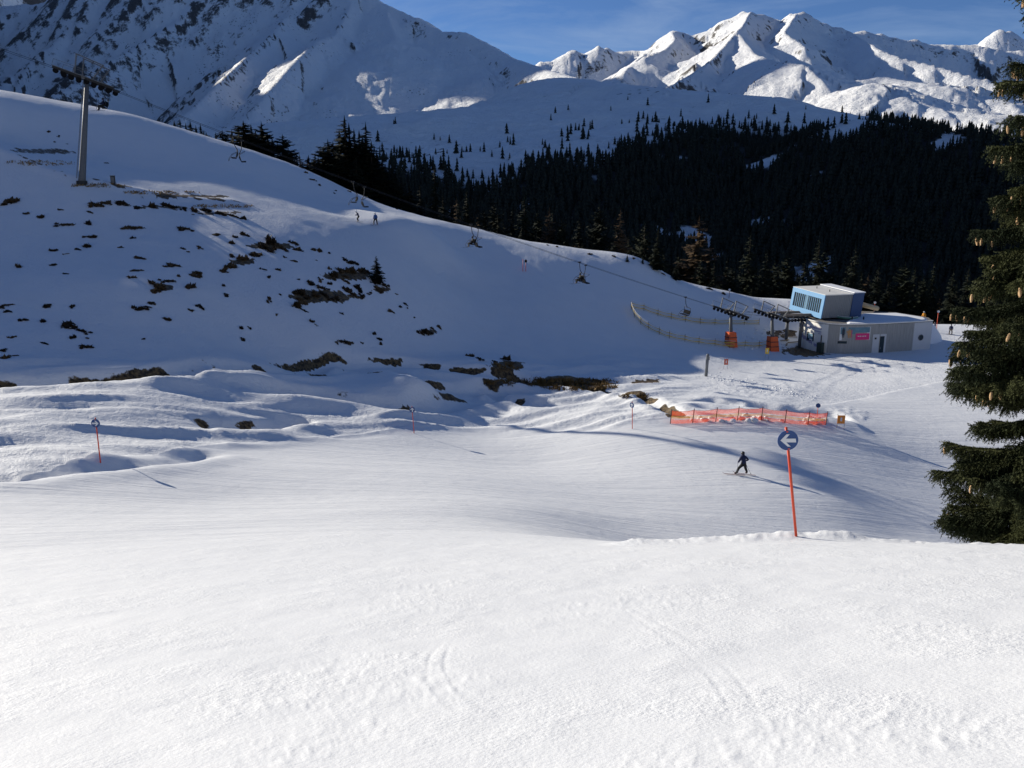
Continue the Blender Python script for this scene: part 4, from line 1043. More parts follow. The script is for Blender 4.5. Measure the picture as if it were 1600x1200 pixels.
pole_top('marker_pole', 'dark pole with a white disc on the crest left of the station', 1139, 466, 452, .05, 'post_dark', 'marker pole', True, 'sign_white', .2)

# lumps of shovelled snow by the net
rnd = random.Random(21); mb = MB()
for k in range(46):
    px_ = rnd.choice((rnd.uniform(1060, 1290), rnd.uniform(1130, 1200), rnd.uniform(1255, 1290))); g = V3(hit(px_, rnd.uniform(650, 659) + abs(px_ - 1160) * .03)); s = rnd.uniform(.08, .30); mb.lump(g + Vector((0, 0, s * .3)), s * 1.2, s, s * .8, k, .35, 7, 5)
for k in range(120):
    g = V3(hit(rnd.uniform(1120, 1240), rnd.uniform(512, 546))); s = rnd.uniform(.06, .22); mb.lump(g + Vector((0, 0, s * .2)), s * 1.2, s, s * .7, k, .35, 6, 4)
for k in range(150):
    t = rnd.random(); g = V3(hit(1085 + 190 * t + rnd.gauss(0, 6), 582 + 40 * t + rnd.gauss(0, 3.5))); s = rnd.uniform(.04, .13); mb.lump(g + Vector((0, 0, s * .1)), s * 1.3, s, s * .6, k, .35, 6, 4)
tag(mb.build('snow_lumps', 'snow_block', None, True), 'loose lumps of broken snow around the nets and along the brow', 'snow', None, 'stuff')

# ------------------------------------------------------------------ people
EDGES = [(0, 1), (1, 2), (2, 3), (2, 4), (4, 5), (5, 6), (6, 7), (2, 8), (8, 9), (9, 10), (10, 11), (0, 12), (12, 13), (13, 14), (14, 15), (0, 16), (16, 17), (17, 18), (18, 19), (3, 20), (6, 21), (10, 22)]
RAD = [.185, .175, .185, .08, .105, .085, .065, .06, .105, .085, .065, .06, .13, .105, .095, .08, .13, .105, .095, .08, .10, .03, .03]
STAND = [(0, 0, .92), (0, .02, 1.12), (0, .02, 1.36), (0, .03, 1.50), (-.19, .02, 1.40), (-.27, -.02, 1.14), (-.28, .12, .94), (-.28, .20, .88), (.19, .02, 1.40), (.27, -.02, 1.14), (.28, .12, .94), (.28, .20, .88),
         (-.10, 0, .86), (-.12, .06, .48), (-.12, 0, .12), (-.12, .16, .05), (.10, 0, .86), (.12, .06, .48), (.12, 0, .12), (.12, .16, .05), (0, .05, 1.66), (-.23, .18, .92), (.23, .18, .92)]
def bone_mat(i):
    a, b_ = EDGES[i]
    if (a, b_) in ((0, 12), (12, 13), (13, 14), (0, 16), (16, 17), (17, 18)): return 1
    if (a, b_) in ((14, 15), (18, 19)): return 2
    if (a, b_) in ((6, 7), (10, 11), (6, 21), (10, 22)): return 3
    if (a, b_) == (3, 20): return 4
    return 0
def person(label, base, rotz, pose=None, scale=1.0, jacket='cloth_navy', pants='cloth_black', helmet='helmet_black', skis=True, board=False, lift=0.0, ski_dz=.0, glove='cloth_black', group=None, ski_mat='ski'):
    J = [Vector(p) for p in STAND]
    for k, p in (pose or {}).items(): J[k] = Vector(p)
    me = bpy.data.meshes.new('body_frame'); me.from_pydata(J, EDGES, [])
    tmp = bpy.data.objects.new('body_frame', me); COL.objects.link(tmp)
    tmp.modifiers.new('skin', 'SKIN'); sub = tmp.modifiers.new('sub', 'SUBSURF'); sub.levels = sub.render_levels = 1
    sk = me.skin_vertices[0].data
    for i, r in enumerate(RAD): sk[i].radius = (r, r * (.8 if i < 3 else 1))
    sk[0].use_root = True
    dg = bpy.context.evaluated_depsgraph_get(); bm_ = bpy.data.meshes.new_from_object(tmp.evaluated_get(dg))
    bpy.data.objects.remove(tmp)
    segs = [(J[a], J[c]) for a, c in EDGES]
    idx = np.zeros(len(bm_.polygons), np.int32)
    for pl in bm_.polygons:
        c = pl.center; best = 1e9
        for i, (a, e) in enumerate(segs):
            d = e - a; t = max(0, min(1, (c - a).dot(d) / d.length_squared)); dist = (c - a - d * t).length / max(RAD[EDGES[i][0]], RAD[EDGES[i][1]])
            if dist < best: best = dist; idx[pl.index] = bone_mat(i)
    bm_.materials.clear(); finish(bm_, [jacket, pants, 'boot', glove, 'skin'], True); bm_.polygons.foreach_set('material_index', idx)
    root = empty('person', base, rotz); root.scale = (scale,) * 3; tag(root, label, 'person', group)
    link('body', bm_, root)
    hd = J[20]; mb = MB(); mb.lump(hd + Vector((0, -.01, .045)), .128, .145, .125, 1, 0, 14, 9); mb.build('helmet', helmet, root, True)
    fw = (J[20] - J[3]).cross(Vector((-1, 0, 0))).normalized(); fw = fw if fw.y > 0 else -fw
    mb = MB(); mb.beam(hd + fw * .118 - Vector((.085, 0, -.02)), hd + fw * .118 + Vector((.085, 0, .02)), .05, .075); mb.build('goggles', 'goggle', root)
    MB().lump(hd + fw * .105 - Vector((0, 0, .035)), .018, .022, .028, 2, 0, 8, 5).build('nose', 'skin', root, True)
    if skis:
        for a, t in ((14, 15), (18, 19)):
            f = (J[t] - J[a]); f.z = 0; f.normalize(); c = (J[a] + J[t]) / 2; c.z = min(J[t].z, J[a].z) - .075
            dz = Vector((0, 0, ski_dz))
            mb = MB(); s = Vector((f.y, -f.x, 0)) * .05; up = Vector((0, 0, .012))
            ring = []
            for yy, wv, zz in ((-.72, .9, .0), (-.3, .85, 0), (.3, .85, 0), (.75, 1.05, .01), (.90, .7, .06), (.96, .3, .11)):
                p = c + f * yy + Vector((0, 0, zz)) + dz * yy; ring.append([p - s * wv, p + s * wv, p + s * wv + up, p - s * wv + up])
            vs = [v for r4 in ring for v in r4]; fs = [(0, 1, 2, 3), tuple(len(vs) - 4 + k for k in (3, 2, 1, 0))]
            for i in range(len(ring) - 1):
                for k in range(4): fs.append((i * 4 + k, i * 4 + (k + 1) % 4, i * 4 + 4 + (k + 1) % 4, i * 4 + 4 + k))
            mb.add(vs, fs); mb.build('ski', ski_mat, root)
    if board:
        c = (J[14] + J[18]) / 2; c.z = min(J[14].z, J[18].z) - .08; mb = MB(); mb.prism([(c.x + .8 * math.cos(a) * (1 if abs(math.cos(a)) > .5 else .9), c.y + .14 * math.sin(a)) for a in np.linspace(0, 2 * math.pi, 18)[:-1]], c.z - .01, c.z + .015); mb.build('snowboard', 'ski_dark', root)
    return root
def ski_poles(p, pairs, label):
    out = []
    M = Matrix.Translation(p.location) @ p.rotation_euler.to_matrix().to_4x4() @ Matrix.Diagonal((*p.scale, 1))
    for k, (a, b_) in enumerate(pairs):
        A_, B_ = M @ Vector(a), M @ Vector(b_); o = empty('ski_pole', B_); tag(o, label[k], 'ski pole', None)
        MB().tube([A_ - B_, Vector((0, 0, 0))], .011, 6).build('shaft', 'galvanised', o); MB().tube([(A_ - B_) * 1.02, (A_ - B_) * .9], .018, 6).build('grip', 'cloth_black', o); MB().disc((A_ - B_) * .06, A_ - B_, .05, .012, 12).build('basket', 'cloth_black', o)
        out.append(o)
    return out
# the skier in the middle distance: legs wide, seen from behind and a little from the side
g = V3(hit(1159, 742)); 
wide = {0: (.0, -.10, .80), 1: (.03, 0, 1.0), 2: (.04, .12, 1.22), 3: (.04, .17, 1.35), 20: (.04, .22, 1.50), 4: (-.15, .10, 1.25), 5: (-.33, -.02, 1.05), 6: (-.30, .16, .86), 7: (-.27, .26, .82), 21: (-.24, .22, .86), 8: (.23, .11, 1.25), 9: (.41, -.03, 1.08), 10: (.30, .17, .93), 11: (.25, .26, .90), 22: (.24, .2, .97),
        12: (-.11, -.1, .76), 13: (-.30, .06, .42), 14: (-.46, -.03, .12), 15: (-.62, .03, .05), 16: (.11, -.1, .76), 17: (.30, .07, .40), 18: (.42, -.02, .10), 19: (.29, .06, .04)}
sl = (gz(g.x + .5, g.y) - gz(g.x - .5, g.y))
sk = person('skier in dark blue jacket and red boots gliding with legs wide apart', g + Vector((0, 0, .07)), .28, wide, .93, 'cloth_navy', 'cloth_black', 'helmet_black')
sk.rotation_euler = (0, -math.atan(sl) * .9, .28)
ski_poles(sk, [((-.27, .26, .84), (-.62, -.35, .02)), ((.25, .26, .92), (.62, -.25, .02))], ['thin ski pole in the left hand of the wide-legged skier', 'thin ski pole in the right hand of the wide-legged skier'])
# two skiers on the sunlit patch of the upper slope
def far_person(px, py, label, rot, pose, **kw):
    g = V3(hit(px, py)); return person(label, g + Vector((0, 0, .06)), rot, pose, **kw)
crouch = {0: (0, -.12, .80), 1: (0, 0, .98), 2: (0, .14, 1.18), 3: (0, .2, 1.30), 20: (0, .26, 1.45), 4: (-.19, .12, 1.22), 5: (-.32, .1, 1.0), 6: (-.30, .34, .95), 7: (-.28, .44, .95), 21: (-.24, .4, .98), 8: (.19, .12, 1.22), 9: (.32, .1, 1.0), 10: (.30, .34, .95), 11: (.28, .44, .95), 22: (.24, .4, .98), 12: (-.1, -.1, .76), 13: (-.13, .16, .46), 16: (.1, -.1, .76), 17: (.13, .16, .46)}
far_person(560, 347, 'skier with white helmet and dark suit, left of the two on the sunlit patch', 1.9, crouch, jacket='cloth_navy', helmet='helmet_white', ski_mat='ski_dark')
far_person(587, 352, 'skier with white helmet and dark suit, right of the two on the sunlit patch', 2.9, {12: (-.14, 0, .86), 13: (-.24, .08, .47), 14: (-.27, 0, .12), 15: (-.28, .16, .05), 16: (.14, 0, .86), 17: (.24, .08, .47), 18: (.27, 0, .12), 19: (.28, .16, .05)}, jacket='cloth_blue', helmet='helmet_white', ski_mat='ski_dark')
# people by the station
walk = {13: (-.13, .22, .50), 14: (-.13, .2, .12), 15: (-.13, .36, .07), 17: (.13, -.06, .50), 18: (.14, -.28, .14), 19: (.14, -.14, .05)}
far_person(1460, 519, 'person in black walking at the right corner of the station building', 1.4, walk, skis=False)
far_person(1485, 523, 'snowboarder with dark jacket and tan trousers standing on the shaded snow', 2.6, {12: (-.12, 0, .86), 13: (-.2, .06, .48), 14: (-.22, 0, .12), 16: (.12, 0, .86), 17: (.2, .06, .48), 18: (.22, 0, .12)}, pants='cloth_tan', skis=False, board=True)
og = XY(1443, 144.5, -22); person('person in bright orange jacket behind the right end of the station roof', (og[0], og[1], P(1443, 487.5, 144.5)[2] - 1.72), 2.4, None, jacket='cloth_orange', helmet='helmet_white', skis=False)
mound_x, mound_y = og
# trodden snow bank that the person behind the roof stands on
zt_ = P(1443, 487.5, 144.5)[2] - 1.72; zg_ = gz(mound_x, mound_y)
if zt_ > zg_ + .1:
    vs = []; nn_ = 22
    for k, (rd, hh) in enumerate(((4.6, -.3), (3.6, .25), (2.4, .75), (1.3, 1.0), (.0, 1.0))):
        for j in range(nn_):
            a = 2 * math.pi * j / nn_; q_ = rd * (1 + .12 * math.sin(3 * a + k)); vs.append((q_ * math.cos(a), q_ * math.sin(a) * .6, (zt_ - zg_) * hh))
    fs = [(k * nn_ + j, k * nn_ + (j + 1) % nn_, (k + 1) * nn_ + (j + 1) % nn_, (k + 1) * nn_ + j) for k in range(4) for j in range(nn_)]
    o = MB().add(vs, fs).build('snow_bank', 'snow_block', None, True); o.location = (mound_x, mound_y + 1.2, zg_); tag(o, 'trodden snow bank behind the right end of the station', 'snow bank')
# riders sitting in the chairs
seat = {0: (0, -.02, 0), 1: (0, -.12, .2), 2: (0, -.16, .44), 3: (0, -.14, .57), 20: (0, -.10, .73), 4: (-.19, -.14, .47), 5: (-.29, -.02, .24), 6: (-.22, .24, .2), 7: (-.16, .32, .2), 21: (-.14, .27, .24), 8: (.19, -.14, .47), 9: (.29, -.02, .24), 10: (.22, .24, .2), 11: (.16, .32, .2), 22: (.14, .27, .24),
        12: (-.12, .02, -.02), 13: (-.16, .46, -.02), 14: (-.15, .44, -.46), 15: (-.15, .60, -.52), 16: (.12, .02, -.02), 17: (.16, .46, -.02), 18: (.15, .44, -.46), 19: (.15, .60, -.52)}
for c, lab, jk in zip(CH, ('rider in black seated in the chair beside the sunlit crest', 'rider in black and white seated in the chair over the middle slope', 'rider in dark clothes seated in the chair by the hill pylon'), ('cloth_black', 'cloth_black', 'cloth_navy')):
    M = Matrix.Translation(c.location) @ c.rotation_euler.to_matrix().to_4x4()
    for k, x in enumerate((-.4,) if c is not CH[1] else (-.2,)):
        p = person(lab, M @ Vector((x, .02, -2.47)), 0, seat, 1.0, jk, 'cloth_black', 'helmet_black', skis=True, ski_dz=-.08, ski_mat='ski_dark'); p.rotation_euler = c.rotation_euler

# ------------------------------------------------------------------ vegetation
def foliage(name, dark, light, tip=None, scale=1.2, trans=.15):
    m, n, l, b = new_mat(name)
    geo = n.new('ShaderNodeNewGeometry'); tc = n.new('ShaderNodeTexCoord'); oi = n.new('ShaderNodeObjectInfo')
    q = noise_node(n, l, tc.outputs['Object'], scale, 4, .65)
    k = math_node(n, l, 'ADD', math_node(n, l, 'MULTIPLY', q.outputs['Fac'], .7), math_node(n, l, 'MULTIPLY', oi.outputs['Random'], .3))
    l.new(mixc(n, l, ramp(n, l, k, .3, .75), dark, light), b.inputs['Base Color'])
    b.inputs['Roughness'].default_value = .75; b.inputs['Specular IOR Level'].default_value = .15
    return m
foliage('needles', (.008, .012, .008), (.022, .027, .014)); foliage('needles_far', (.010, .014, .010), (.036, .036, .024), None, .13)
foliage('needles_near', (.016, .024, .010), (.066, .072, .026), None, 2.5)
foliage('larch_twigs', (.06, .038, .02), (.13, .085, .045)); foliage('heath', (.020, .014, .009), (.11, .072, .036), None, 3.0); foliage('dry_grass', (.10, .06, .02), (.30, .20, .08), None, .8)
paint('bark', (.05, .038, .028), .9, 0, .35, 4, .4); paint('cone_scale', (.50, .32, .16), .7, 0, .3, 30, .3)

def crown_mesh(name, seed, kind, mat):
    """a crown of unit height: whorls of drooping boughs, each bough a spray of small pointed leaves"""
    r = np.random.default_rng(seed); tri = []
    nb = {'spruce': 150, 'pine': 150, 'larch': 130, 'bush': 60}[kind]
    for i in range(nb):
        t = (i + r.random()) / nb
        z = .05 + .93 * t
        if kind == 'spruce': L = .20 * (1 - t) ** .85 + .012; droop = -.30
        elif kind == 'larch': L = .19 * (1 - t) ** .8 + .015; droop = -.05
        elif kind == 'pine': L = .17 * (1 - t ** 2.6) ** .7 * (.6 + .4 * min(1, t * 5)) + .012; droop = .10
        else: L = .5 * (1 - t) ** .5; droop = .2
        L *= .62 + .5 * r.random(); a = r.random() * 2 * math.pi; e = np.array([math.cos(a), math.sin(a), 0]); s = np.array([-e[1], e[0], 0])
        pos = np.array([0, 0, z]); nseg = 9
        for k in range(nseg):
            u = (k + .6) / nseg; p = pos + e * L * u + np.array([0, 0, droop * L * u ** 1.4 + (.10 * L * u ** 4)])
            w = L * (.34 * (1 - u) + .10) * (.7 + .6 * r.random())
            for sd in (-1, 1):
                dirv = s * sd * w + e * w * .7 + np.array([0, 0, -w * (.25 + .5 * r.random())]); th = .5 * w + .006
                b0 = p - e * th + np.array([0, 0, th * .3 * r.standard_normal()]); b1 = p + e * th; tri.append((b0, b1, p + dirv))
            if k % 2 == 0: tri.append((p - s * .15 * w, p + s * .15 * w, p - np.array([0, 0, w * .9]) + e * w * .3 * r.random()))
        tri.append((pos + e * L * .8 - s * .1 * L, pos + e * L * .8 + s * .1 * L + np.array([0, 0, droop * L * .7]), pos + e * L * 1.12 + np.array([0, 0, droop * L])))
    tri.append((np.array([-.006, 0, .95]), np.array([.006, 0, .95]), np.array([0, 0, 1.02]))); tri.append((np.array([0, -.006, .95]), np.array([0, .006, .95]), np.array([0, 0, 1.02])))
    V = np.array(tri).reshape(-1, 3); return mesh_np(name, V, np.arange(len(V)).reshape(-1, 3), mat, False)
def trunk_mesh(name, r=.014):
    return MB().tube([(0, 0, -.06), (0, 0, .2), (.004, 0, .6), (0, 0, .96)], [r * 1.3, r, r * .6, r * .12], 7).mesh(name, 'bark', True)
CROWN = {'spruce': [crown_mesh('spruce_crown', 40 + i, 'spruce', 'needles') for i in range(5)], 'pine': [crown_mesh('pine_crown', 60 + i, 'pine', 'needles') for i in range(3)], 'larch': [crown_mesh('larch_crown', 70 + i, 'larch', 'larch_twigs') for i in range(2)]}
TRUNK = trunk_mesh('tree_trunk')
rt = random.Random(77)
def tree(name, label, x, y, h, kind, wide=1.0, group=None, z=None):
    root = empty(name, (x, y, gz(x, y) if z is None else z), rt.uniform(0, 6.28)); root.scale = (h * wide, h * wide, h); tag(root, label, 'tree', group)
    link('crown', rt.choice(CROWN[kind]), root); link('trunk', TRUNK, root)
    return root
def tree_px(name, label, px, top, Y, kind, wide=1.0, group=None):
    z1 = P(px, top, Y)[2]; x = P(px, top, Y)[0]; h = z1 - gz(x, Y); return tree(name, label, x, Y, max(2, h * 1.0), kind, wide * 1.3, group)
# skyline trees behind the crest on the left, each told apart
SKY = [(318, 205, 189, 'pine', 1.2, 'low rounded stone pine at the left end of the skyline row'), (347, 203, 191, 'pine', 1.3, 'short rounded stone pine second from the left on the skyline'), (380, 190, 189, 'pine', 1.9, 'broad flat-topped stone pine left of the skyline row'),
       (408, 191, 193, 'pine', 1.15, 'slim round-topped pine right of the broad flat-topped one'), (425, 216, 196, 'spruce', 1.2, 'short dark tree right of the slim round-topped pine'), (441, 210, 191, 'pine', 1.35, 'bushy single pine standing before the gap in the skyline row'),
       (512, 219, 197, 'pine', 1.5, 'rounded pine leaning on the left of the tallest skyline spruce'), (538, 183, 199, 'spruce', 1.45, 'tallest dark spruce on the left skyline'), (553, 204, 206, 'spruce', 1.2, 'narrow spruce just right of the tallest skyline spruce'),
       (571, 193, 199, 'spruce', 1.25, 'loose ragged spruce with sky between its boughs, right end of the skyline group'), (592, 256, 203, 'spruce', 1.3, 'short spruce at the foot of the ragged skyline spruce'), (526, 232, 193, 'spruce', 1.4, 'wide spruce in front of the tallest skyline spruce'), (556, 246, 191, 'spruce', 1.4, 'short dark spruce in front of the gap between the tall skyline trees')]
for px_, tp, Y_, kd, wd, lab in SKY: tree_px('stone_pine' if kd == 'pine' else 'spruce_tree', lab, px_, tp, Y_, kd, wd)
for px_, tp in ((272, 190), (281, 188), (290, 194), (297, 191), (306, 198), (313, 196), (322, 208), (337, 209), (447, 238), (456, 243), (463, 240), (482, 244), (492, 242), (509, 238), (515, 228), (566, 214), (597, 248), (330, 214), (362, 204), (372, 198), (392, 196), (399, 205), (418, 214), (433, 224), (450, 232), (520, 222), (530, 205), (545, 195), (561, 206), (580, 222), (588, 238), (505, 232), (497, 246), (600, 262), (612, 258), (460, 255), (474, 258), (487, 252), (500, 255), (605, 275), (618, 268), (575, 262), (545, 268), (640, 290), (628, 282)): tree_px('spruce_tree', 'low dark spruce ' + ('at the far left end of the skyline row' if px_ < 318 else 'beside the broad flat-topped pine' if px_ < 425 else 'in the gap of the left skyline row' if px_ < 503 else 'left of the tallest skyline spruce' if px_ < 536 else 'between the tallest and the ragged skyline spruce' if px_ < 572 else 'right of the ragged skyline spruce'), px_, tp, 194 + rt.uniform(0, 8), 'spruce', 1.6, 'low spruces ' + ('at the far left of the skyline' if px_ < 318 else 'by the flat-topped pine' if px_ < 425 else 'in the skyline gap' if px_ < 503 else 'left of the tallest spruce' if px_ < 536 else 'between the tall skyline spruces' if px_ < 572 else 'right of the ragged spruce'))
for px_, tp in ((452, 250), (468, 242), (480, 246)): tree_px('larch_tree', 'bare brown larch in the gap of the left skyline row', px_, tp, 200, 'larch', 1.3, 'bare larches in the skyline gap')
tree_px('larch_tree', 'brown larch glowing in the dark forest edge left of the station', 1093, 340, 205, 'larch', 1.35)
def hill_tree(px, py, top, kind, wide, label, name='spruce_tree'):
    g = V3(hit(px, py)); h = P(px, top, g.y)[2] - g.z; return tree(name, label, g.x, g.y, h, kind, wide, None, g.z - .05)
hill_tree(589, 441, 399, 'spruce', 1.9, 'lone small spruce on the shaded hillside among heath clumps')
hill_tree(1026, 422, 366, 'spruce', 1.5, 'pointed young spruce on the crest right of the snow cornice'); hill_tree(1056, 438, 412, 'spruce', 1.9, 'bushy little spruce in front of the crest')
hill_tree(980, 409, 397, 'spruce', 1.6, 'tiny spruce sapling on the crest, left of the two saplings'); hill_tree(1004, 412, 401, 'spruce', 1.6, 'tiny spruce sapling on the crest, right of the two saplings')
# forest edge behind the hill: the nearest trees one by one
cnt = 0; spots = []
tries = 0
while cnt < 262 and tries < 9000:
    tries += 1
    Y_ = 192 + 165 * rt.random() ** 1.4; px_ = rt.uniform(590, 1640)
    x_ = (px_ - 800) / F * Y_ * 1.0
    if any((x_ - a) ** 2 + (Y_ - c) ** 2 < 12 for a, c in spots): continue
    lim = np.interp(px_, [590, 640, 700, 760, 850, 960, 1050, 1150, 1200, 1260, 1330, 1420, 1640], [255, 272, 282, 300, 285, 292, 322, 345, 335, 348, 395, 425, 430])
    z_ = gz(x_, Y_); h_ = rt.uniform(11, 25)
    top = float(project(np.array(x_), np.array(Y_), np.array(z_ + h_))[1])
    crest_y = np.interp(px_, [a for a, _, _ in crest_px] + [1460, 1640], [c for _, c, _ in crest_px] + [500, 515])
    if top < lim - rt.uniform(0, 30) or top > crest_y - 4: continue
    spots.append((x_, Y_)); cnt += 1
    kd = 'larch' if rt.random() < .05 else 'spruce' if rt.random() < .85 else 'pine'
    zone = ('behind the crest below the ragged skyline spruce' if px_ < 700 else 'behind the crest above the upper chair rider' if px_ < 850 else 'behind the crest between the two chair riders' if px_ < 985 else 'behind the crest by the two small saplings' if px_ < 1080 else 'behind the crest just right of the brown larch' if px_ < 1220 else 'behind the blue drive house' if px_ < 1350 else 'behind the flat station roof' if px_ < 1460 else 'behind the big near spruce')
    size = 'tall ' if h_ > 19.5 else 'short ' if h_ < 14.5 else ''
    lab = size + {'larch': 'bare brown larch ', 'spruce': 'dark spruce ', 'pine': 'round-topped dark pine '}[kd] + zone
    tree({'larch': 'larch_tree', 'spruce': 'spruce_tree', 'pine': 'stone_pine'}[kd], lab, x_, Y_, h_, kd, rt.uniform(.9, 1.25), size + {'larch': 'larches ', 'spruce': 'spruces ', 'pine': 'pines '}[kd] + zone)

# the far forest, thousands of trees as one mass
def far_forest():
    r = np.random.default_rng(5); N = 110000
    a = np.radians(r.uniform(-20, 36, N)); d = 345 * (1330 / 345) ** r.random(N)
    x, y = d * np.sin(a), d * np.cos(a); z = gh(x, y); px, py = project(x, y, z)
    nz = fbm(x / 60, y / 60, 4, 501)
    dens = tree_density(px, py, d)
    # openings
    dens = dens * smooth(-.42, -.18, nz) 
    sparse = .035 * smooth(-110, -10, py - np.interp(px, [300, 640, 760, 830, 1000, 1330, 1640], [300, 262, 300, 262, 226, 222, 235])) * (px > 560) * (px < 1380)
    cl = fbm(x / 45 + 9, y / 45, 3, 511)
    acc = r.random(N) < np.clip(dens * .62 * np.minimum(1, (d / 520) ** 1.2) + sparse * smooth(-.1, .35, cl) * 2.5, 0, 1)
    acc &= (py < 520) & (px > 480) & (px < 1750)
    x, y, z, d = x[acc], y[acc], z[acc], d[acc]; n = len(x)
    if n > 15500:
        k = r.choice(n, 15500, False); x, y, z, d = x[k], y[k], z[k], d[k]; n = 15500
    h = r.uniform(6, 14.5, n) * (1 + .25 * fbm(x / 80, y / 80, 2, 521)); wd = h * r.uniform(.17, .25, n)
    tiers, pts = 4, 6
    V = []; Fc = []
    base = 0; per = tiers * (pts * 2 + 1)
    VV = np.zeros((n, per, 3)); rot = r.uniform(0, 6.28, n)
    tri = []
    for t in range(tiers):
        o = t * (pts * 2 + 1); zb = .04 + .78 * t / (tiers - 1) * .95; zt = min(1.0, zb + .34)
        if t == tiers - 1: zt = 1.0
        rad = (1 - zb) ** .8 * 1.0 + .06
        for k in range(pts * 2):
            ang = rot + 2 * math.pi * k / (pts * 2) + t * .7; q = rad * (1.12 if k % 2 == 0 else .58) * r.uniform(.75, 1.2, n)
            VV[:, o + k, 0] = x + wd * q * np.cos(ang); VV[:, o + k, 1] = y + wd * q * np.sin(ang); VV[:, o + k, 2] = z + h * (zb - (.05 if k % 2 == 0 else 0))
            tri.append((o + k, o + (k + 1) % (pts * 2), o + pts * 2))
        VV[:, o + pts * 2, 0] = x; VV[:, o + pts * 2, 1] = y; VV[:, o + pts * 2, 2] = z + h * zt
    tri = np.array(tri); Fa = (np.arange(n)[:, None, None] * per + tri[None]).reshape(-1, 3)
    o = link('far_forest', mesh_np('far_forest', VV.reshape(-1, 3), Fa, 'needles_far', False))
    tag(o, 'dense dark conifer forest covering the slopes across the valley', 'forest', None, 'stuff'); print('far trees', n)
far_forest()

# heath clumps poking through the snow of the hillside
def clump_mesh(name, seed, flat):
    r = np.random.default_rng(seed); tri = []
    subs = [(0, 0, .62)] + [(r.normal(0, .55), r.normal(0, .35), r.uniform(.15, .5)) for _ in range(5)]
    for i in range(170):
        sx_, sy_, sr_ = subs[r.integers(len(subs))]
        a = r.random() * 6.283; q = r.random() ** .7; c = np.array([sx_ + sr_ * q * math.cos(a), sy_ + sr_ * q * math.sin(a) * .75, 0]); hgt = flat * (1.05 - q) * (.5 + r.random())
        d = r.standard_normal(3) * .15; d[2] = abs(d[2]) * .3; s = np.array([-d[1], d[0], 0]) + r.standard_normal(3) * .05; s *= .9
        c[2] = -.05; tri.append((c - s, c + s, c + d + np.array([0, 0, hgt + .08])))
        c2 = c + np.array([0, 0, hgt * .6]); tri.append((c2 - s[[1, 0, 2]] * .8, c2 + s * .8, c2 + np.array([d[1], -d[0], .14])))
    V = np.array(tri).reshape(-1, 3); return mesh_np(name, V, np.arange(len(V)).reshape(-1, 3), 'heath', False)
CLUMP = [clump_mesh('heath_clump', 80 + i, (.35, .5, .28, .7)[i % 4]) for i in range(12)]
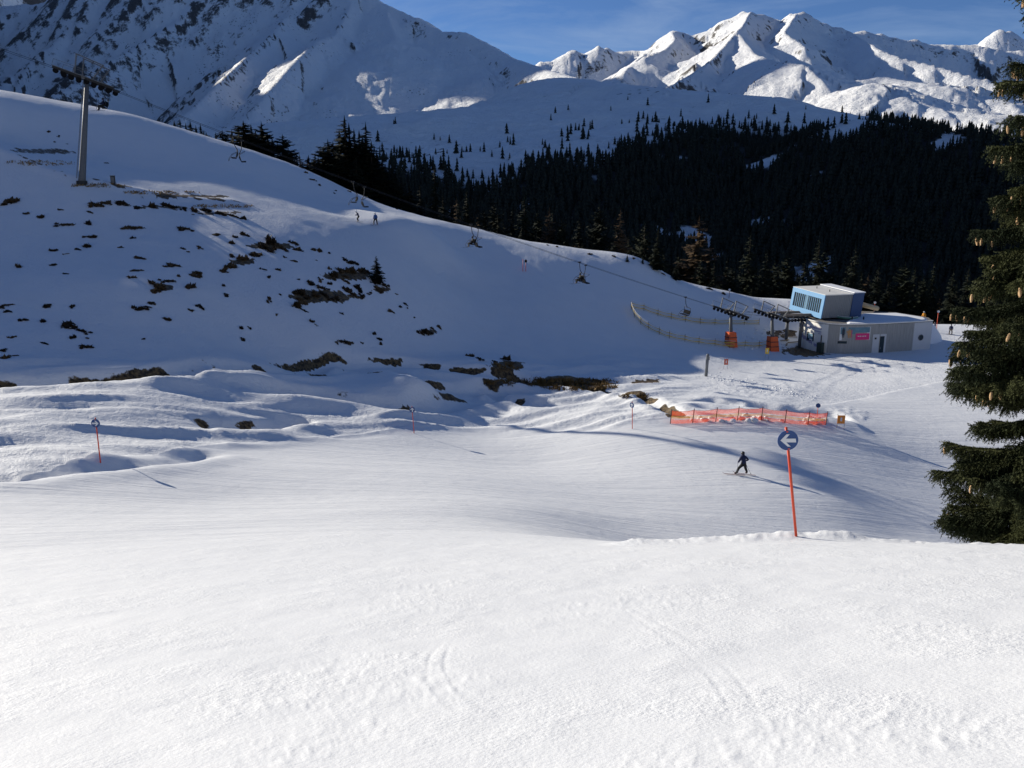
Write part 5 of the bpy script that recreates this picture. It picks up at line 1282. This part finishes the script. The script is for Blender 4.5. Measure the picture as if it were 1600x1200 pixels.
spots = [(15, 315, 32), (43, 334, 12), (100, 352, 22), (137, 349, 16), (62, 340, 16), (95, 328, 8), (208, 357, 26), (207, 372, 10), (188, 387, 11), (145, 371, 18), (131, 371, 10), (135, 386, 20), (120, 390, 14), (85, 392, 16), (103, 397, 8), (30, 417, 15), (86, 414, 14), (103, 428, 9), (141, 332, 10), (148, 322, 22), (165, 318, 20), (190, 318, 26), (214, 326, 16), (240, 324, 20), (255, 320, 18), (270, 324, 20), (288, 327, 16), (305, 330, 20), (320, 328, 24), (345, 335, 20), (365, 338, 18), (381, 342, 14),
         (288, 358, 24), (300, 361, 10), (340, 366, 16), (362, 380, 16), (380, 367, 20), (368, 371, 12), (312, 387, 14), (287, 389, 10), (295, 394, 7), (219, 404, 18), (214, 423, 16), (205, 434, 14), (272, 415, 26), (258, 417, 10), (308, 427, 30), (280, 432, 10), (250, 448, 36), (240, 455, 20), (262, 440, 22), (298, 448, 22), (235, 473, 16), (221, 483, 22), (231, 480, 10), (312, 480, 16), (297, 485, 12), (262, 500, 16), (354, 463, 14), (350, 447, 10), (348, 425, 16), (365, 416, 26), (352, 420, 18), (378, 405, 22), (395, 398, 30), (362, 400, 14),
         (12, 477, 14), (3, 481, 12), (14, 487, 14), (72, 479, 18), (40, 500, 16), (66, 503, 14), (112, 479, 14), (106, 511, 32), (131, 518, 20), (114, 528, 14), (136, 528, 8), (20, 527, 12), (70, 537, 12), (133, 543, 20), (5, 547, 16), (225, 530, 8), (380, 532, 14), (376, 513, 12), (391, 513, 10), (5, 560, 18), (22, 556, 10),
         (425, 379, 34), (410, 381, 20), (458, 380, 16), (440, 388, 26), (420, 390, 30), (465, 391, 20), (500, 392, 16), (490, 389, 14), (515, 396, 8), (460, 408, 14), (434, 421, 12), (411, 421, 10), (420, 433, 10), (537, 403, 6), (550, 411, 24), (556, 411, 10), (515, 420, 10), (535, 423, 26), (550, 424, 30), (565, 425, 30), (520, 430, 24), (540, 432, 14), (487, 443, 20), (500, 438, 14), (515, 444, 12), (521, 437, 14), (540, 440, 14), (570, 436, 8), (500, 450, 16), (512, 452, 10), (470, 458, 30), (468, 468, 28), (462, 478, 26), (480, 464, 26), (495, 461, 24), (510, 463, 22), (525, 466, 16), (545, 455, 22), (560, 452, 22), (553, 461, 24), (565, 463, 16), (595, 455, 26), (590, 441, 28), (600, 444, 16), (607, 448, 10), (576, 460, 10), (580, 458, 8),
         (421, 468, 14), (418, 472, 8), (438, 460, 8), (432, 492, 7), (475, 485, 12), (534, 490, 8), (612, 487, 16), (633, 475, 12), (625, 480, 10), (637, 482, 6), (647, 496, 7), (488, 503, 12), (494, 508, 6), (585, 522, 12), (595, 531, 14), (595, 537, 10), (540, 535, 22), (526, 536, 8), (565, 536, 8), (665, 519, 28), (660, 522, 18), (675, 514, 12), (685, 511, 16), (735, 556, 20), (750, 561, 16), (790, 562, 30), (775, 566, 14), (620, 460, 6), (578, 427, 10), (445, 402, 8), (495, 407, 5), (467, 437, 7),
         (25, 232, 10), (500, 290, 9), (522, 302, 7), (545, 299, 9), (488, 281, 12), (478, 270, 9), (470, 262, 8), (525, 298, 6), (597, 317, 10), (607, 319, 12), (577, 305, 8), (620, 327, 6), (165, 255, 8), (85, 222, 5), (105, 225, 4), (75, 206, 7), (92, 213, 6), (960, 401, 9), (920, 397, 12), (990, 404, 8), (1060, 437, 12), (1085, 441, 10), (1110, 452, 14), (1130, 459, 12), (1035, 428, 10), (870, 386, 8), (855, 383, 8)]
rs = random.Random(9)
for k, (px_, py_, wpx) in enumerate(spots):
    g = V3(hit(px_, py_)); s = wpx / 2 * g.length / F * .88
    size = 'large' if wpx >= 26 else 'middling' if wpx >= 17 else 'small' if wpx >= 10 else 'tiny'
    o = link('heath_clump', CLUMP[k % len(CLUMP)], None, g, (0, 0, rs.uniform(0, 6.28)), (s, s, s * rs.uniform(.6, .95)))
    nrm = Vector((gz(g.x - .4, g.y) - gz(g.x + .4, g.y), gz(g.x, g.y - .4) - gz(g.x, g.y + .4), .8)).normalized()
    o.rotation_euler = (Vector((0, 0, 1)).rotation_difference(nrm) @ Euler((0, 0, rs.uniform(0, 6.28))).to_quaternion()).to_euler()
    zone = 'on the hill crest' if (py_ < 330 and px_ > 440) or px_ > 840 else 'at the top bank under the hill pylon' if py_ < 345 else 'at the foot of the shaded hill' if py_ > 500 else ('just below the lone small spruce' if px_ > 530 else 'left of the lone small spruce') if px_ > 400 else 'on the shaded hillside right below the cabinet' if px_ > 200 else 'on the shaded hillside below the pylon'
    tag(o, size + ' dark brown heath clump poking through snow ' + zone, 'shrub', size + ' heath clumps ' + zone)

# dry grass of the stream bed and the bank by the pylon
def grass(name, label, areas, n, seed):
    r = np.random.default_rng(seed); tri = []
    for (cx, cy, rx, ry, share, hgt) in areas:
        for i in range(int(n * share)):
            a = r.random() * 6.283; q = math.sqrt(r.random()); g = hit(cx + rx * q * math.cos(a), cy + ry * q * math.sin(a), 30, 160, 260)
            if fbm(np.array([g[0] / 1.6]), np.array([g[1] / 1.6]), 2, 9)[0] < -.12: continue
            for b_ in range(4):
                o = g + np.array([r.normal(0, .18), r.normal(0, .18), -.03]); d = np.array([r.normal(0, .13), r.normal(0, .13), hgt * (.5 + r.random())]); s = np.array([r.normal(0, .05), r.normal(0, .05), 0]) + .02
                tri.append((o - s, o + s, o + d))
    V = np.array(tri).reshape(-1, 3); o = link(name, mesh_np(name, V, np.arange(len(V)).reshape(-1, 3), 'dry_grass', False)); tag(o, label, 'grass', None, 'stuff')
grass('dry_grass', 'tufts of dry yellow brown grass along the open stream bed', [(860, 598, 105, 6, .5, .28), (905, 604, 60, 6, .25, .28), (790, 573, 30, 6, .1, .22), (990, 620, 20, 5, .07, .22), (1250, 547, 36, 7, .08, .15)], 1500, 3)
grass('dry_bank_grass', 'strip of dry brown grass along the bank by the hill pylon', [(60, 255, 60, 4, .2, .2), (150, 290, 45, 3, .25, .2), (250, 301, 60, 3, .3, .18), (350, 322, 50, 3, .25, .16)], 500, 4)

# ------------------------------------------------------------------ the big spruce on the right
def bough(name, seed, L):
    """one bough of a spruce: a sagging limb with side shoots that carry brushes of needles"""
    r = np.random.default_rng(seed); tri = []
    def brush(p, d, ln, w, n):
        d = d / np.linalg.norm(d)
        for i in range(n):
            u = (i + r.random()) / n; c = p + d * ln * u
            rv = r.standard_normal(3); rv -= d * rv.dot(d); rv /= np.linalg.norm(rv) + 1e-6
            tip = c + rv * w * (.7 + .6 * r.random()) + d * w * .8; s = np.cross(d, rv) * .016; tri.append((c - s, c + s, tip))
    n = int(12 * L)
    def limb(u): return np.array([L * u, 0, -.10 * L * u - .16 * L * u * u + .16 * L * u ** 4])
    for k in range(24): brush(limb(k / 24), limb((k + 1) / 24) - limb(k / 24), L / 24 * 1.2, .045, 9)
    for k in range(n):
        u = .10 + .9 * (k + r.random()) / n; p = limb(min(u, 1)); sl_ = (.20 + .42 * L * (1 - u) * u * 1.3 + .16 * r.random())
        for sd in (-1, 1):
            d = np.array([.75, sd * (.9 + .3 * r.random()), -.10 - .35 * r.random()]); d /= np.linalg.norm(d)
            m = max(2, int(sl_ / .13)); 
            brush(p, d, sl_, .042, int(sl_ * 85))
            for j in range(m):
                q = p + d * sl_ * (j + .7) / m; dd = np.array([.55 + .3 * r.standard_normal(), sd * (.25 + .4 * r.random()) , -.75 - .5 * r.random()]); brush(q, dd, .18 + .24 * r.random(), .042, 20)
                dd = np.array([.3 * r.standard_normal(), .3 * r.standard_normal(), -1.0]); brush(q, dd, .22 + .22 * r.random(), .045, 16)
                dd = np.array([.9, -sd * .35, -.15 + .2 * r.standard_normal()]); brush(q, dd, .10 + .10 * r.random(), .038, 10)
    V = np.array(tri).reshape(-1, 3); me = mesh_np(name, V, np.arange(len(V)).reshape(-1, 3), 'needles_near', False)
    return me
BOUGH = {}
for L_ in (1.4, 2.4, 3.4): BOUGH[L_] = [bough('spruce_bough', int(100 + L_ * 10 + i), L_) for i in range(3)]
TX, TY = P(1688, 600, 23.5)[0] * 1.0, 23.5
TZ = gz(TX, TY); TH = 15.5 - TZ
bs = empty('big_spruce', (TX, TY, TZ)); tag(bs, 'tall near spruce with hanging cones filling the right edge', 'tree')
MB().tube([(0, 0, -.6), (0, 0, TH * .3), (.05, 0, TH * .7), (0, 0, TH)], [.36, .28, .15, .02], 12).build('trunk', 'bark', bs, True)
conem = MB(); rc = random.Random(4)
for i in range(7):
    u = i / 6
    conem.tube([(0, 0, -.145 * u), (0, 0, -.145 * u - .02)], [.010 + .017 * math.sin(math.pi * (.12 + .8 * u)), .014 + .020 * math.sin(math.pi * (.15 + .78 * u))], 8)
CONE = conem.mesh('spruce_cone', 'cone_scale', False)
nb, ncone = 0, 0
z_ = .4
while z_ < TH - .5:
    t = z_ / TH
    Lmax = 3.75 * (1 - t) ** .46 * (.80 + .2 * min(1, t / .3)) + .2
    k = 7 if t < .75 else 5
    a0 = rc.uniform(0, 6.28)
    for j in range(k):
        if nb >= 290: break
        a = a0 + 2 * math.pi * j / k + rc.uniform(-.3, .3); L = Lmax * rc.uniform(.72, 1.06)
        key = min(BOUGH, key=lambda q_: abs(q_ - L)); s = L / key
        o = link('bough', rc.choice(BOUGH[key]), bs, (0, 0, z_ + rc.uniform(-.32, .32)), (rc.uniform(-.25, .25), rc.uniform(-.20, .28) - (.15 if t > .5 else -.03), a), (s, s * rc.uniform(.9, 1.1), s)); nb += 1
        # cones hang from the outer shoots
        if ncone < 280 and math.cos(a - math.atan2(-TY, -TX)) > -.25 and rc.random() < (.5 if t < .25 else .8):
            for c in range(rc.choice((2, 3, 3, 4))):
                u = rc.uniform(.86, 1.05); M = Matrix.Translation(o.location) @ o.rotation_euler.to_matrix().to_4x4() @ Matrix.Diagonal((*o.scale, 1))
                zz = -.10 * key * u - .16 * key * u * u + .16 * key * u ** 4
                p = M @ Vector((key * u, rc.uniform(-.20, .20) * key * (1.1 - u), zz - .04)) + Vector((0, 0, -.20)); q_ = rc.uniform(1.1, 1.5)
                link('cone', CONE, bs, p, (rc.uniform(-.2, .2), rc.uniform(-.2, .2), 0), q_); ncone += 1
    z_ += (.52 if t < .62 else .75) * rc.uniform(.85, 1.15)
print('edge trees', cnt, 'boughs', nb, 'cones', ncone)
